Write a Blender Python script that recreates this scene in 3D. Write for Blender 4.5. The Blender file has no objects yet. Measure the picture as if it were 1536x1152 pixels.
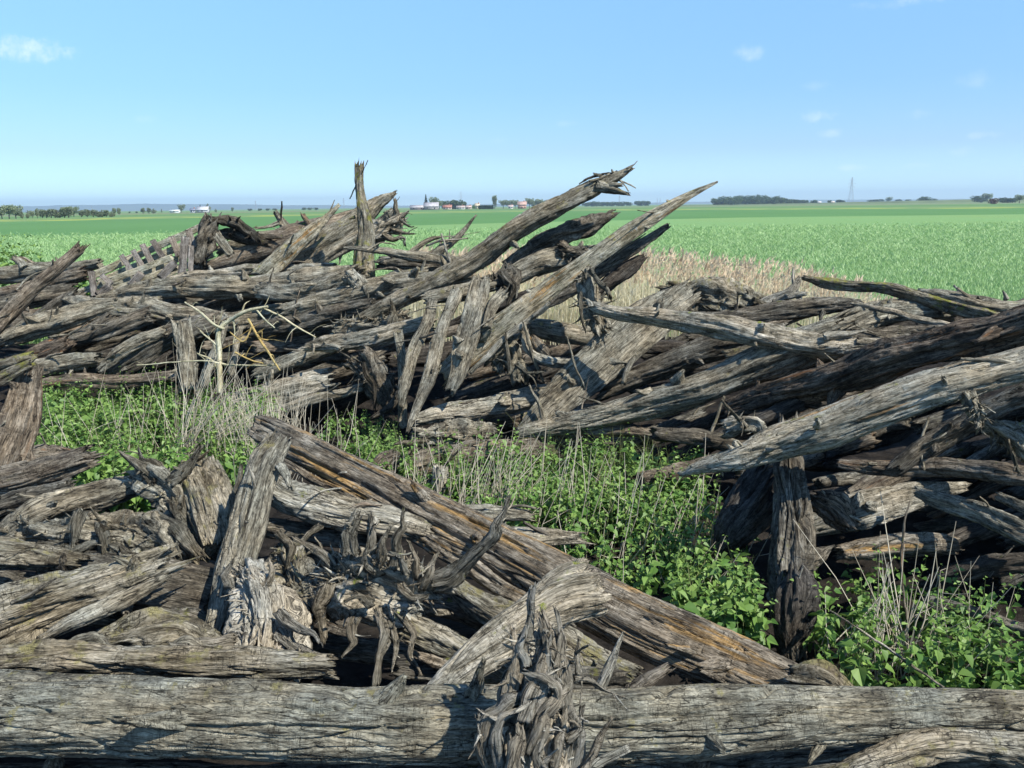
import bpy, math, random
import numpy as np
from mathutils import Matrix, Vector
R_ = math.radians
C = bpy.context.scene.collection
SC = bpy.context.scene

# ------------------------------------------------------------------ camera
F = 1280.0                      # focal length in photo pixels (1536 wide)
PITCH = math.atan(0.2086)
ROLL = R_(-0.67)
CAM_H = 3.0
cd = bpy.data.cameras.new('camera'); cam = bpy.data.objects.new('camera', cd); C.objects.link(cam)
cd.sensor_width = 36.0; cd.lens = 36.0*F/1536.0; cd.clip_start = 0.05; cd.clip_end = 30000
MC = Matrix.Rotation(math.pi/2 - PITCH, 3, 'X') @ Matrix.Rotation(ROLL, 3, 'Z')
cam.matrix_world = Matrix.Translation((0, 0, CAM_H)) @ MC.to_4x4()
SC.camera = cam
SC.render.resolution_x = 1024; SC.render.resolution_y = 768
CR = np.array(MC.col[0]); CU = np.array(MC.col[1]); CF = -np.array(MC.col[2]); CO = np.array([0, 0, CAM_H])
def P(x, y, Z):
    return CO + Z*(CF + (x-768)/F*CR - (y-576)/F*CU)

# ------------------------------------------------------------------ sky and sun
SUN_AZ = math.atan2(0.76, -0.62)      # clockwise from +Y
SUN_EL = R_(49)
sdir = Vector((math.sin(SUN_AZ)*math.cos(SUN_EL), math.cos(SUN_AZ)*math.cos(SUN_EL), math.sin(SUN_EL)))
sl = bpy.data.lights.new('sun', 'SUN'); sl.energy = 5.0; sl.angle = R_(0.53); sl.color = (1.0, 0.96, 0.89)
so = bpy.data.objects.new('sun', sl); C.objects.link(so)
so.rotation_euler = sdir.to_track_quat('Z', 'Y').to_euler(); so.location = (20, -20, 30)
SC.view_settings.view_transform = 'Standard'; SC.view_settings.look = 'None'
SC.view_settings.exposure = 0.6; SC.view_settings.gamma = 1.0
SC.cycles.volume_bounces = 0; SC.cycles.max_bounces = 6

def NT(tree):
    nt = tree
    def n(kind, **kw):
        nd = nt.nodes.new(kind)
        for k, v in kw.items():
            if k.startswith('i_'):
                key = k[2:]; key = int(key) if key.isdigit() else key.replace('_', ' ')
                sock = nd.inputs[key]
                if isinstance(v, bpy.types.NodeSocket): nt.links.new(v, sock)
                else: sock.default_value = v
            else: setattr(nd, k, v)
        return nd
    return n
world = bpy.data.worlds.new("World"); SC.world = world; world.use_nodes = True
wt = world.node_tree; wt.nodes.clear(); n = NT(wt)
sky = n('ShaderNodeTexSky'); sky.sky_type = 'NISHITA'; sky.sun_disc = False
sky.sun_elevation = SUN_EL; sky.sun_rotation = SUN_AZ; sky.altitude = 0; sky.air_density = 1.0; sky.dust_density = 0.0; sky.ozone_density = 1.5
tc = n('ShaderNodeTexCoord')
CLOUDS = [(40, 74, 62, 16, .75), (1122, 79, 24, 11, .28), (1227, 174, 26, 10, .5), (1247, 200, 20, 7, .38), (750, 210, 22, 8, .35),
          (1377, 172, 20, 7, .22), (1480, 202, 24, 6, .35), (1440, 228, 18, 8, .32), (1225, 129, 20, 7, .2), (1283, 251, 24, 5, .25),
          (1375, 248, 22, 5, .25), (218, 177, 20, 7, .18), (855, 185, 18, 6, .2), (1370, 2, 60, 8, .3), (1470, 120, 30, 12, .16), (350, 268, 20, 5, .2)]
def cloud_fac():
    wn = n('ShaderNodeTexNoise', i_Vector=tc.outputs['Generated'], i_Scale=34.0, i_Detail=6.0, i_Roughness=.65)
    tot = None
    for (x, y, a, b, s) in CLOUDS:
        d = Vector(P(x, y, 1.0)-CO).normalized()
        h = Vector((-d.y, d.x, 0)).normalized() if False else Vector((d.y, -d.x, 0)).normalized(); v = h.cross(d).normalized()
        c = d
        sub = n('ShaderNodeVectorMath', operation='SUBTRACT', i_0=tc.outputs['Generated'], i_1=c)
        dh = n('ShaderNodeVectorMath', operation='DOT_PRODUCT', i_0=sub.outputs[0], i_1=h*(F/a))
        dv = n('ShaderNodeVectorMath', operation='DOT_PRODUCT', i_0=sub.outputs[0], i_1=v*(F/b))
        p1 = n('ShaderNodeMath', operation='MULTIPLY', i_0=dh.outputs['Value'], i_1=dh.outputs['Value'])
        p2 = n('ShaderNodeMath', operation='MULTIPLY_ADD', i_0=dv.outputs['Value'], i_1=dv.outputs['Value'], i_2=p1.outputs[0])
        # distance + noise -> soft mask
        q = n('ShaderNodeMath', operation='MULTIPLY_ADD', i_0=wn.outputs['Fac'], i_1=-5.5, i_2=p2.outputs[0])
        m = n('ShaderNodeMapRange', i_Value=q.outputs[0], i_1=-1.7, i_2=-4.2, i_3=0.0, i_4=s*.8)
        m.interpolation_type = 'SMOOTHSTEP'
        tot = m.outputs[0] if tot is None else n('ShaderNodeMath', operation='MAXIMUM', i_0=tot, i_1=m.outputs[0]).outputs[0]
    return tot
cf = cloud_fac()
SKY_STR = 0.10
tint = n('ShaderNodeMix', data_type='RGBA', blend_type='MULTIPLY', i_0=1.0); wt.links.new(sky.outputs[0], tint.inputs[6]); 
szz = n('ShaderNodeSeparateXYZ', i_0=tc.outputs['Generated']); tr_ = n('ShaderNodeValToRGB', i_Fac=szz.outputs['Z'])
cre = tr_.color_ramp; cre.elements.remove(cre.elements[1])
for k_, (p_, c_) in enumerate([(0, (.64, 1.0, 1.5)), (.06, (.58, .76, 1.18)), (.125, (.645, .875, 1.28)), (.17, (.75, 1.0, 1.33)), (.235, (.92, 1.20, 1.42))]):
    e_ = cre.elements[0] if k_ == 0 else cre.elements.new(p_)
    e_.position = p_; e_.color = tuple(x_/2 for x_ in c_)+(1,)
wt.links.new(tr_.outputs[0], tint.inputs[7])
cm = n('ShaderNodeMix', data_type='RGBA', i_0=cf); wt.links.new(tint.outputs[2], cm.inputs[6]); cm.inputs[7].default_value = (4.75, 4.75, 5.25, 1)
bg = n('ShaderNodeBackground', i_Color=cm.outputs[2], i_Strength=SKY_STR*2)
wo = n('ShaderNodeOutputWorld', i_Surface=bg.outputs[0])

# ------------------------------------------------------------------ helpers
def tag(o, label=None, cat=None, group=None, kind=None):
    if label: o['label'] = label
    if cat: o['category'] = cat
    if group: o['group'] = group
    if kind: o['kind'] = kind
    return o
_rng = np.random.RandomState(11)
_perm = np.concatenate([_rng.permutation(256)]*3).astype(np.int32)
_g = _rng.normal(size=(256, 3)); _g /= np.linalg.norm(_g, axis=1)[:, None]; _g = _g.astype(np.float32)
def pn(x, y, z):
    x, y, z = np.broadcast_arrays(np.asarray(x, np.float32), np.asarray(y, np.float32), np.asarray(z, np.float32))
    xi = np.floor(x).astype(np.int32); yi = np.floor(y).astype(np.int32); zi = np.floor(z).astype(np.int32)
    xf = x-xi; yf = y-yi; zf = z-zi
    xi &= 255; yi &= 255; zi &= 255
    u = xf*xf*xf*(xf*(xf*6-15)+10); v = yf*yf*yf*(yf*(yf*6-15)+10); w = zf*zf*zf*(zf*(zf*6-15)+10)
    def g(a, b, c):
        h = _perm[_perm[_perm[xi+a]+yi+b]+zi+c]; q = _g[h]
        return q[..., 0]*(xf-a)+q[..., 1]*(yf-b)+q[..., 2]*(zf-c)
    def lerp(a, b, t): return a+t*(b-a)
    x00 = lerp(g(0,0,0), g(1,0,0), u); x10 = lerp(g(0,1,0), g(1,1,0), u)
    x01 = lerp(g(0,0,1), g(1,0,1), u); x11 = lerp(g(0,1,1), g(1,1,1), u)
    return lerp(lerp(x00, x10, v), lerp(x01, x11, v), w)*1.6
def sst(x, a, b):
    t = np.clip((x-a)/(b-a), 0, 1); return t*t*(3-2*t)

class MB:
    def __init__(s): s.v = []; s.g = []; s.f = []; s.n = 0; s.m = []
    def add(s, v, f, g=None, mi=0):
        v = np.asarray(v, np.float64).reshape(-1, 3); f = np.asarray(f, np.int64)
        s.v.append(v); s.g.append(v if g is None else np.asarray(g).reshape(-1, 3)); s.f.append(f+s.n); s.n += len(v)
        s.m.append(np.full(len(f), mi))
    def build(s, name, mats, parent=None, origin=None, smooth=True, grain=True):
        v = np.concatenate(s.v); g = np.concatenate(s.g)
        if origin is None: origin = np.array([v[:, 0].mean(), v[:, 1].mean(), v[:, 2].min()]) if parent is None else np.zeros(3)
        org = np.asarray(origin, float)
        pw = np.array(parent.location) if parent is not None else np.zeros(3)
        if parent is not None and parent.parent is not None: pw = pw + np.array(parent.parent.location)
        loc = org - pw if parent is None else np.zeros(3)
        base = org if parent is None else pw
        me = bpy.data.meshes.new(name)
        v = (v-base).astype(np.float32)
        me.vertices.add(len(v)); me.vertices.foreach_set('co', v.ravel())
        loops = np.concatenate([f.ravel() for f in s.f]).astype(np.int32)
        tot = np.concatenate([np.full(len(f), f.shape[1]) for f in s.f]).astype(np.int32)
        st = np.concatenate([[0], np.cumsum(tot)[:-1]]).astype(np.int32)
        me.loops.add(len(loops)); me.loops.foreach_set('vertex_index', loops)
        me.polygons.add(len(tot)); me.polygons.foreach_set('loop_start', st); me.polygons.foreach_set('loop_total', tot)
        if not isinstance(mats, (list, tuple)): mats = [mats]
        for m in mats: me.materials.append(m)
        if len(mats) > 1: me.polygons.foreach_set('material_index', np.concatenate(s.m).astype(np.int32))
        me.polygons.foreach_set('use_smooth', np.full(len(tot), smooth))
        if grain:
            a = me.attributes.new('grain', 'FLOAT_VECTOR', 'POINT'); a.data.foreach_set('vector', g.astype(np.float32).ravel())
        me.update(calc_edges=True); me.validate()
        o = bpy.data.objects.new(name, me); C.objects.link(o)
        if parent is not None: o.parent = parent
        else: o.location = loc
        return o
def thing(name, loc, label, cat, group=None):
    o = bpy.data.objects.new(name, None); C.objects.link(o); o.location = [float(c) for c in loc]; o.empty_display_size = .2
    return tag(o, label, cat, group)

def spline(pts, n):
    """Catmull-Rom through pts (k x d), n samples spaced by arc length"""
    p = np.asarray(pts, float)
    if len(p) == 2:
        t = np.linspace(0, 1, n)[:, None]; return p[0]*(1-t)+p[1]*t
    q = np.vstack([2*p[0]-p[1], p, 2*p[-1]-p[-2]]); out = []
    for i in range(len(p)-1):
        a, b, c, d = q[i:i+4]; t = np.linspace(0, 1, 24, endpoint=(i == len(p)-2))[:, None]
        out.append(.5*(2*b+(c-a)*t+(2*a-5*b+4*c-d)*t**2+(3*b-a-3*c+d)*t**3))
    o = np.vstack(out); s = np.concatenate([[0], np.cumsum(np.linalg.norm(np.diff(o[:, :3], axis=0), axis=1))])
    u = np.linspace(0, s[-1], n); return np.stack([np.interp(u, s, o[:, k]) for k in range(o.shape[1])], 1)

def tube(mb, pts, seed=0, ds=.012, flat=1.0, sq=2.0, lump=.13, ridge=1.0, fray=(.5, .5), twist=0.0, view=True, wob=.5, capd=.35, mi=0, crack=1.0, rot=0.0, step=1.0, gnarl=0.0, gz=1.0, zl=1.5, groove=()):
    """pts: (x,y,z,r) in metres. A gnarled, fissured piece of wood swept along them."""
    pts = np.asarray(pts, float)
    L = np.linalg.norm(np.diff(pts[:, :3], axis=0), axis=1).sum(); rm = pts[:, 3].max()
    nl = int(np.clip(L/(ds*2.2), 8, 700)); na = int(np.clip(2*math.pi*rm*math.sqrt((1+flat*flat)/2)/ds, 7, 300))
    sp = spline(pts, nl); ctr = sp[:, :3]; rad = np.maximum(sp[:, 3], .0015)
    T = np.gradient(ctr, axis=0); T /= np.linalg.norm(T, axis=1)[:, None]+1e-9
    if view:
        V = ctr-CO; V /= np.linalg.norm(V, axis=1)[:, None]
        N = V-(V*T).sum(1)[:, None]*T; N /= np.linalg.norm(N, axis=1)[:, None]+1e-9
    else:
        N = np.zeros_like(T); r0 = np.array([.3, .5, .8]); r0 = r0-T[0]*(r0@T[0]); N[0] = r0/np.linalg.norm(r0)
        for i in range(1, nl):
            q = N[i-1]-T[i]*(N[i-1]@T[i]); N[i] = q/(np.linalg.norm(q)+1e-9)
    B = np.cross(T, N)
    if rot:
        N, B = N*math.cos(rot)+B*math.sin(rot), B*math.cos(rot)-N*math.sin(rot)
    a = np.linspace(0, 2*math.pi, na, endpoint=False)
    ca, sa = np.cos(a), np.sin(a)
    ex = 2.0/sq
    cx = np.sign(ca)*np.abs(ca)**ex; cy = np.sign(sa)*np.abs(sa)**ex*flat
    nx = np.sign(ca)*np.abs(ca)**(2-ex)*flat; ny = np.sign(sa)*np.abs(sa)**(2-ex)
    nn = np.sqrt(nx*nx+ny*ny)+1e-9; nx /= nn; ny /= nn
    lens = np.linspace(0, L, nl)[:, None]; so_ = (seed*7.31) % 23.0
    X = rad[:, None]*cx; Y = rad[:, None]*cy
    if twist:
        th = twist*lens; Xg = X*np.cos(th)-Y*np.sin(th); Yg = X*np.sin(th)+Y*np.cos(th)
    else: Xg, Yg = X, Y
    # centre wobble
    wb = wob*rm*np.stack([pn(lens[:, 0]/(rm*9)+so_, 3.1, 1.7), pn(lens[:, 0]/(rm*9)+so_, 9.1, 5.7)], 1)
    rr = rad[:, None]
    d = lump*rr*pn(Xg/rm*1.1+so_, Yg/rm*1.1, lens/(rm*3.2))*1.1
    d = d + lump*.45*rr*pn(Xg/rm*2.6+so_, Yg/rm*2.6+4, lens/(rm*3.2)+9)
    sc = np.clip(rr/.12, .16, 1.0)
    f1 = 1/(.055*np.clip(rm/.12, .3, 1.2))
    n1 = pn(Xg*f1+so_, Yg*f1, lens*f1*.07*zl)
    d = d + ridge*.016*sc*n1
    n2 = pn(Xg*f1*2.3+so_, Yg*f1*2.3+7, lens*f1*.2*zl)
    d = d + ridge*.009*sc*n2
    n3 = pn(Xg*f1*.62+so_+5, Yg*f1*.62+3, lens*f1*.045*zl)
    st = n3*3.2; fl = np.floor(st); st = (fl+sst(st-fl, .40, .52))/3.2
    d = d + step*ridge*.036*sc*(st-.1)
    ck = np.abs(pn(Xg*f1*.8+so_+15, Yg*f1*.8+3, lens*f1*.05*zl))
    d = d - crack*.03*sc*np.clip(1-ck/.06, 0, 1)
    ck2 = np.abs(pn(Xg*f1*1.9+so_+35, Yg*f1*1.9+3, lens*f1*.13*zl))
    d = d - crack*.010*sc*np.clip(1-ck2/.09, 0, 1)
    if gnarl:
        q = rr/.1
        for fq, am in ((9, .045), (20, .030), (42, .016)):
            fq = fq/max(.5, min(1.5, rm/.12)); d = d + gnarl*am*np.clip(q, .3, 1.6)*(.45-2*np.abs(pn(Xg*fq+so_+2, Yg*fq+1, lens*fq*.6)))
    d = np.maximum(d, -.75*rr*min(1, flat+.1))
    for (ga, l0, l1, gd, gw) in groove:
        aw = math.radians(ga)+.10*pn(lens*2.2+ga, 1.5, 2.5)+.03*pn(lens*14+ga, 1.5, 2.5)
        dd = (a[None]-aw+math.pi) % (2*math.pi)-math.pi
        wn_ = sst(lens, l0, l0+.15)*(1-sst(lens, l1-.3, l1))*(.6+.5*pn(lens*5, ga, .5))
        d = d - gd*np.exp(-(dd/gw)**2)*wn_ + .25*gd*np.exp(-((dd-gw*1.8)/gw)**2)*wn_
    # jagged ends
    ff = 1/(.05*np.clip(rm/.12, .3, 1.2))
    e0 = (np.abs(pn(X[0]*ff+so_, Y[0]*ff, 2.2))*1.2+np.abs(pn(X[0]*ff*2.3+so_, Y[0]*ff*2.3, 2.2))*1.3+.5*pn(X[0]*ff*.35+so_, Y[0]*ff*.35, 8.2)-.3)*rad[0]*fray[0]*2.2
    e1 = (np.abs(pn(X[-1]*ff+so_, Y[-1]*ff, 12.2))*1.2+np.abs(pn(X[-1]*ff*2.3+so_, Y[-1]*ff*2.3, 12.2))*1.3+.5*pn(X[-1]*ff*.35+so_, Y[-1]*ff*.35, 18.2)-.3)*rad[-1]*fray[1]*2.2
    w0 = np.clip(1-lens/(2.4*max(rad[0], .02)), 0, 1)**1.2; w1 = np.clip(1-(L-lens)/(2.4*max(rad[-1], .02)), 0, 1)**1.2
    ax = -e0[None]*w0+e1[None]*w1
    px = X+nx*d+wb[:, 0:1]; py = Y+ny*d+wb[:, 1:2]
    # thin splinters at frayed ends
    lens = lens*gz
    V3 = ctr[:, None, :]+N[:, None, :]*py[..., None]+B[:, None, :]*px[..., None]+T[:, None, :]*ax[..., None]
    G = np.stack([Xg+so_, Yg+so_*.7, lens+ax+so_*3.3], -1)
    rows = [V3]; gr = [G]
    # caps: inner rings sink in
    def cap(i, sgn, e):
        out = []; g2 = []
        for k, (s_, dz) in enumerate([(.86, .1), (.5, .6), (.02, .8)]):
            ee = e*(1-dz)*.8 - capd*rad[i]*(.4+dz)
            nz = pn(cx*s_*4+so_, cy*s_*4, i+k)*.25*rad[i]
            c = ctr[i][None]+N[i][None]*(cy*rad[i]*s_+wb[i, 1])[:, None]+B[i][None]*(cx*rad[i]*s_+wb[i, 0])[:, None]+T[i][None]*(sgn*(ee+nz))[:, None]
            out.append(c[None]); g2.append(np.stack([cx*rad[i]*s_*1.0+so_, cy*rad[i]*s_+so_*.7, np.full(na, lens[i, 0]+so_*3.3)+sgn*ee*.2], -1)[None])
        return out, g2
    c0, g0 = cap(0, -1, e0); c1, g1 = cap(nl-1, 1, e1)
    allv = np.concatenate(c0[::-1]+rows+c1); allg = np.concatenate(g0[::-1]+gr+g1)
    nr = len(allv)
    i, j = np.meshgrid(np.arange(nr-1), np.arange(na), indexing='ij'); j2 = (j+1) % na
    f = np.stack([i*na+j, i*na+j2, (i+1)*na+j2, (i+1)*na+j], -1).reshape(-1, 4)
    mb.add(allv, f[:, ::-1], allg, mi)

def W3(pp, q=1.0):
    """pixel control points (x,y,Z,r_px) -> world points with a radius in metres"""
    return [list(P(x, y, Z))+[r*q/F*Z] for (x, y, Z, r) in pp]

# ------------------------------------------------------------------ materials
def newmat(name):
    m = bpy.data.materials.new(name); m.use_nodes = True; m.node_tree.nodes.clear(); return m, NT(m.node_tree)
def ramp(nd, stops, inter='LINEAR'):
    cr = nd.color_ramp; cr.interpolation = inter
    while len(cr.elements) > 1: cr.elements.remove(cr.elements[-1])
    cr.elements[0].position = stops[0][0]; cr.elements[0].color = tuple(stops[0][1])+(1,)
    for p, c in stops[1:]:
        e = cr.elements.new(p); e.color = tuple(c)+(1,)
def wood(name, dark, mid, light, moss=0.0, mosscol=(.17, .19, .03), rust=0.0, rustcol=(.42, .19, .04), bump=1.0, lichen=0.0, zl=1.9):
    m, n = newmat(name); nt = m.node_tree; L = nt.links.new
    at = n('ShaderNodeAttribute'); at.attribute_name = 'grain'
    def noise(sx, sz, detail=6, rough=.62, off=0, dist=0.0):
        mp = n('ShaderNodeMapping', i_Vector=at.outputs['Vector']); mp.inputs['Scale'].default_value = (sx, sx, sz*zl); mp.inputs['Location'].default_value = (off, off, off)
        return n('ShaderNodeTexNoise', i_Vector=mp.outputs[0], i_Scale=1.0, i_Detail=detail, i_Roughness=rough, i_Distortion=dist).outputs['Fac']
    a = noise(34, 2.2, 8, .68, dist=.25); b = noise(130, 9, 5, .6, 3); c = noise(4.5, 1.5, 4, .6, 9); e = noise(11, 16, 5, .65, 5)
    s1 = n('ShaderNodeMath', operation='MULTIPLY_ADD', i_0=b, i_1=.55, i_2=a)
    s2 = n('ShaderNodeMath', operation='MULTIPLY_ADD', i_0=c, i_1=.65, i_2=s1.outputs[0])
    s3 = n('ShaderNodeMath', operation='MULTIPLY_ADD', i_0=e, i_1=.3, i_2=s2.outputs[0])
    r = n('ShaderNodeMapRange', i_Value=s3.outputs[0], i_1=.90, i_2=1.60)
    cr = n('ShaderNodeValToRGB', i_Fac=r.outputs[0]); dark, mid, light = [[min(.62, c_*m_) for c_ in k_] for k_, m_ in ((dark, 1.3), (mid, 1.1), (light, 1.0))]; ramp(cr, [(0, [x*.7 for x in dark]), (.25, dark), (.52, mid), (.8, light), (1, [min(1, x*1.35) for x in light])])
    # fine dark cracks along the grain and short checks across it
    k = noise(62, 3.0, 3, .5, 21, .4)
    kd = n('ShaderNodeMath', operation='SUBTRACT', i_0=k, i_1=.5); ka = n('ShaderNodeMath', operation='ABSOLUTE', i_0=kd.outputs[0])
    kr = n('ShaderNodeMapRange', i_Value=ka.outputs[0], i_1=.004, i_2=.028, i_3=.42, i_4=1.0)
    col = n('ShaderNodeMix', data_type='RGBA', blend_type='MULTIPLY', i_0=.85); L(cr.outputs[0], col.inputs[6]); L(kr.outputs[0], col.inputs[7])
    def lines(sx, sz, off, w0, w1, lo, dist=.5):
        k_ = noise(sx, sz, 4, .5, off, dist); d_ = n('ShaderNodeMath', operation='SUBTRACT', i_0=k_, i_1=.5); a_ = n('ShaderNodeMath', operation='ABSOLUTE', i_0=d_.outputs[0])
        return n('ShaderNodeMapRange', i_Value=a_.outputs[0], i_1=w0, i_2=w1, i_3=lo, i_4=1.0).outputs[0]
    big = lines(17, .8, 71, .002, .012, .25); chk = lines(9, 46, 81, .002, .016, .0, .2)
    mk = n('ShaderNodeMapRange', i_Value=noise(6, 3, 3, .5, 91), i_1=.50, i_2=.58, i_3=1.0, i_4=0.0).outputs[0]
    ch2 = n('ShaderNodeMath', operation='MAXIMUM', i_0=chk, i_1=mk).outputs[0]; ch3 = n('ShaderNodeMapRange', i_Value=ch2, i_3=.25, i_4=1.0).outputs[0]
    allc = n('ShaderNodeMath', operation='MULTIPLY', i_0=big, i_1=ch3).outputs[0]
    fine_ = n('ShaderNodeMapRange', i_Value=noise(330, 26, 3, .6, 13), i_1=.32, i_2=.68, i_3=.72, i_4=1.28).outputs[0]
    allf = n('ShaderNodeMath', operation='MULTIPLY', i_0=allc, i_1=fine_).outputs[0]
    cx_ = n('ShaderNodeMix', data_type='RGBA', blend_type='MULTIPLY', i_0=1.0); L(col.outputs[2], cx_.inputs[6]); L(allf, cx_.inputs[7])
    out = cx_.outputs[2]
    h2 = noise(3.2, 1.1, 3, .5, 31)      # slow warm / cool drift
    dr = n('ShaderNodeMapRange', i_Value=h2, i_1=.35, i_2=.65)
    w = n('ShaderNodeMix', data_type='RGBA', i_0=dr.outputs[0]); w.inputs[6].default_value = (1.10, 1.0, .86, 1); w.inputs[7].default_value = (.97, 1.0, .99, 1)
    mm = n('ShaderNodeMix', data_type='RGBA', blend_type='MULTIPLY', i_0=1.0); L(out, mm.inputs[6]); L(w.outputs[2], mm.inputs[7]); out = mm.outputs[2]
    if rust:
        q = noise(15, .55, 6, .65, 41)
        qr = n('ShaderNodeMapRange', i_Value=q, i_1=.60-.12*rust, i_2=.66-.06*rust, i_4=.85)
        x = n('ShaderNodeMix', data_type='RGBA', i_0=qr.outputs[0]); L(out, x.inputs[6])
        y = n('ShaderNodeMix', data_type='RGBA', blend_type='MULTIPLY', i_0=1.0); L(r.outputs[0], y.inputs[7]); y.inputs[6].default_value = tuple(c*1.7 for c in rustcol)+(1,); L(y.outputs[2], x.inputs[7]); out = x.outputs[2]
    if lichen:
        q = noise(14, 9, 6, .7, 61); qr = n('ShaderNodeMapRange', i_Value=q, i_1=.66-.13*lichen, i_2=.70-.10*lichen, i_4=.7)
        x = n('ShaderNodeMix', data_type='RGBA', i_0=qr.outputs[0]); L(out, x.inputs[6]); x.inputs[7].default_value = (.36, .37, .33, 1); out = x.outputs[2]
    if moss:
        ge = n('ShaderNodeNewGeometry'); sp = n('ShaderNodeSeparateXYZ', i_0=ge.outputs['Normal'])
        q = noise(7, 3.2, 7, .7, 51); q2 = n('ShaderNodeMath', operation='MULTIPLY_ADD', i_0=sp.outputs['Z'], i_1=.07, i_2=q)
        qr = n('ShaderNodeMapRange', i_Value=q2.outputs[0], i_1=.68-.18*moss, i_2=.74-.12*moss, i_4=.9)
        fine = noise(160, 160, 3, .6, 1); fr = n('ShaderNodeMapRange', i_Value=fine, i_1=.3, i_2=.7, i_3=.45, i_4=1.5)
        y = n('ShaderNodeMix', data_type='RGBA', blend_type='MULTIPLY', i_0=1.0); y.inputs[6].default_value = tuple(mosscol)+(1,); L(fr.outputs[0], y.inputs[7])
        x = n('ShaderNodeMix', data_type='RGBA', i_0=qr.outputs[0]); L(out, x.inputs[6]); L(y.outputs[2], x.inputs[7]); out = x.outputs[2]
    hs = n('ShaderNodeMath', operation='MULTIPLY_ADD', i_0=b, i_1=.35, i_2=a)
    hk = n('ShaderNodeMath', operation='MULTIPLY_ADD', i_0=kr.outputs[0], i_1=.22, i_2=hs.outputs[0])
    hk = n('ShaderNodeMath', operation='MULTIPLY_ADD', i_0=allc, i_1=.35, i_2=hk.outputs[0])
    bp = n('ShaderNodeBump', i_Height=hk.outputs[0], i_Strength=1.0, i_Distance=.022*bump)
    bs = n('ShaderNodeBsdfPrincipled', i_Base_Color=out, i_Roughness=.9, i_Normal=bp.outputs[0]); bs.inputs['Specular IOR Level'].default_value = .18
    n('ShaderNodeOutputMaterial', i_Surface=bs.outputs[0])
    return m
MAT = dict(
    tan=wood('pale_stained_log_wood', (.10, .092, .07), (.29, .27, .215), (.49, .465, .39), moss=.15, mosscol=(.24, .24, .08), rust=.12, rustcol=(.36, .20, .07), lichen=.2),
    front=wood('cracked_front_wood', (.068, .064, .050), (.185, .178, .142), (.34, .33, .27), moss=.22, mosscol=(.20, .18, .08), zl=3.0),
    grey=wood('weathered_grey_wood', (.058, .052, .040), (.195, .182, .144), (.39, .37, .305), moss=.12, mosscol=(.19, .17, .08)),
    pale=wood('pale_wood', (.085, .078, .060), (.27, .252, .205), (.49, .465, .40), moss=.05),
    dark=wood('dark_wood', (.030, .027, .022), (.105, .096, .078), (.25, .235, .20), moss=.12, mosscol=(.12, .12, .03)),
    brown=wood('brown_wood', (.045, .036, .028), (.15, .128, .10), (.31, .275, .225), moss=.1, rust=.08, rustcol=(.22, .13, .07)),
    mossy=wood('mossy_wood', (.05, .042, .03), (.16, .145, .11), (.33, .31, .25), moss=.85, mosscol=(.19, .19, .035), lichen=.3),
    mossy_light=wood('lightly_mossed_wood', (.055, .048, .034), (.19, .175, .135), (.38, .355, .295), moss=.45, mosscol=(.22, .195, .085)),
    bleach=wood('bleached_wood', (.17, .16, .135), (.31, .295, .25), (.46, .44, .39), bump=.8, zl=2),
    rust=wood('orange_streaked_wood', (.045, .037, .028), (.16, .14, .11), (.33, .30, .25), rust=.42, rustcol=(.38, .23, .08)),
    beam=wood('lichened_beam_wood', (.085, .080, .055), (.28, .262, .20), (.50, .475, .39), moss=.33, mosscol=(.25, .24, .07), lichen=.55, rust=.12, rustcol=(.34, .19, .06)),
    redrot=wood('red_rotten_wood', (.030, .024, .019), (.105, .085, .066), (.25, .21, .165), rust=.18, rustcol=(.25, .12, .05)),
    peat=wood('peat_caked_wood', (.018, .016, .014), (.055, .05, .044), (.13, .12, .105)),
    board=wood('sawn_grey_board', (.07, .062, .055), (.17, .155, .14), (.30, .28, .26), bump=.4),
    palemoss=wood('pale_sawn_rail', (.16, .15, .10), (.36, .34, .26), (.55, .53, .43), moss=.2, mosscol=(.32, .31, .18), bump=.4),
)
def flatmat(name, col, rough=.85, var=.25, scale=3.0, trans=0.0):
    m, n = newmat(name)
    tcn = n('ShaderNodeTexCoord'); no = n('ShaderNodeTexNoise', i_Vector=tcn.outputs['Object'], i_Scale=scale, i_Detail=4.0)
    mr = n('ShaderNodeMapRange', i_Value=no.outputs['Fac'], i_1=.3, i_2=.7, i_3=1-var, i_4=1+var)
    mx = n('ShaderNodeMix', data_type='RGBA', blend_type='MULTIPLY', i_0=1.0); mx.inputs[6].default_value = tuple(col)+(1,); m.node_tree.links.new(mr.outputs[0], mx.inputs[7])
    bs = n('ShaderNodeBsdfPrincipled', i_Base_Color=mx.outputs[2], i_Roughness=rough); bs.inputs['Specular IOR Level'].default_value = .3
    sh = bs.outputs[0]
    if trans:
        tr = n('ShaderNodeBsdfTranslucent', i_Color=mx.outputs[2]); sh = n('ShaderNodeMixShader', i_0=trans, i_1=bs.outputs[0], i_2=tr.outputs[0]).outputs[0]
    n('ShaderNodeOutputMaterial', i_Surface=sh); return m
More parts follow.
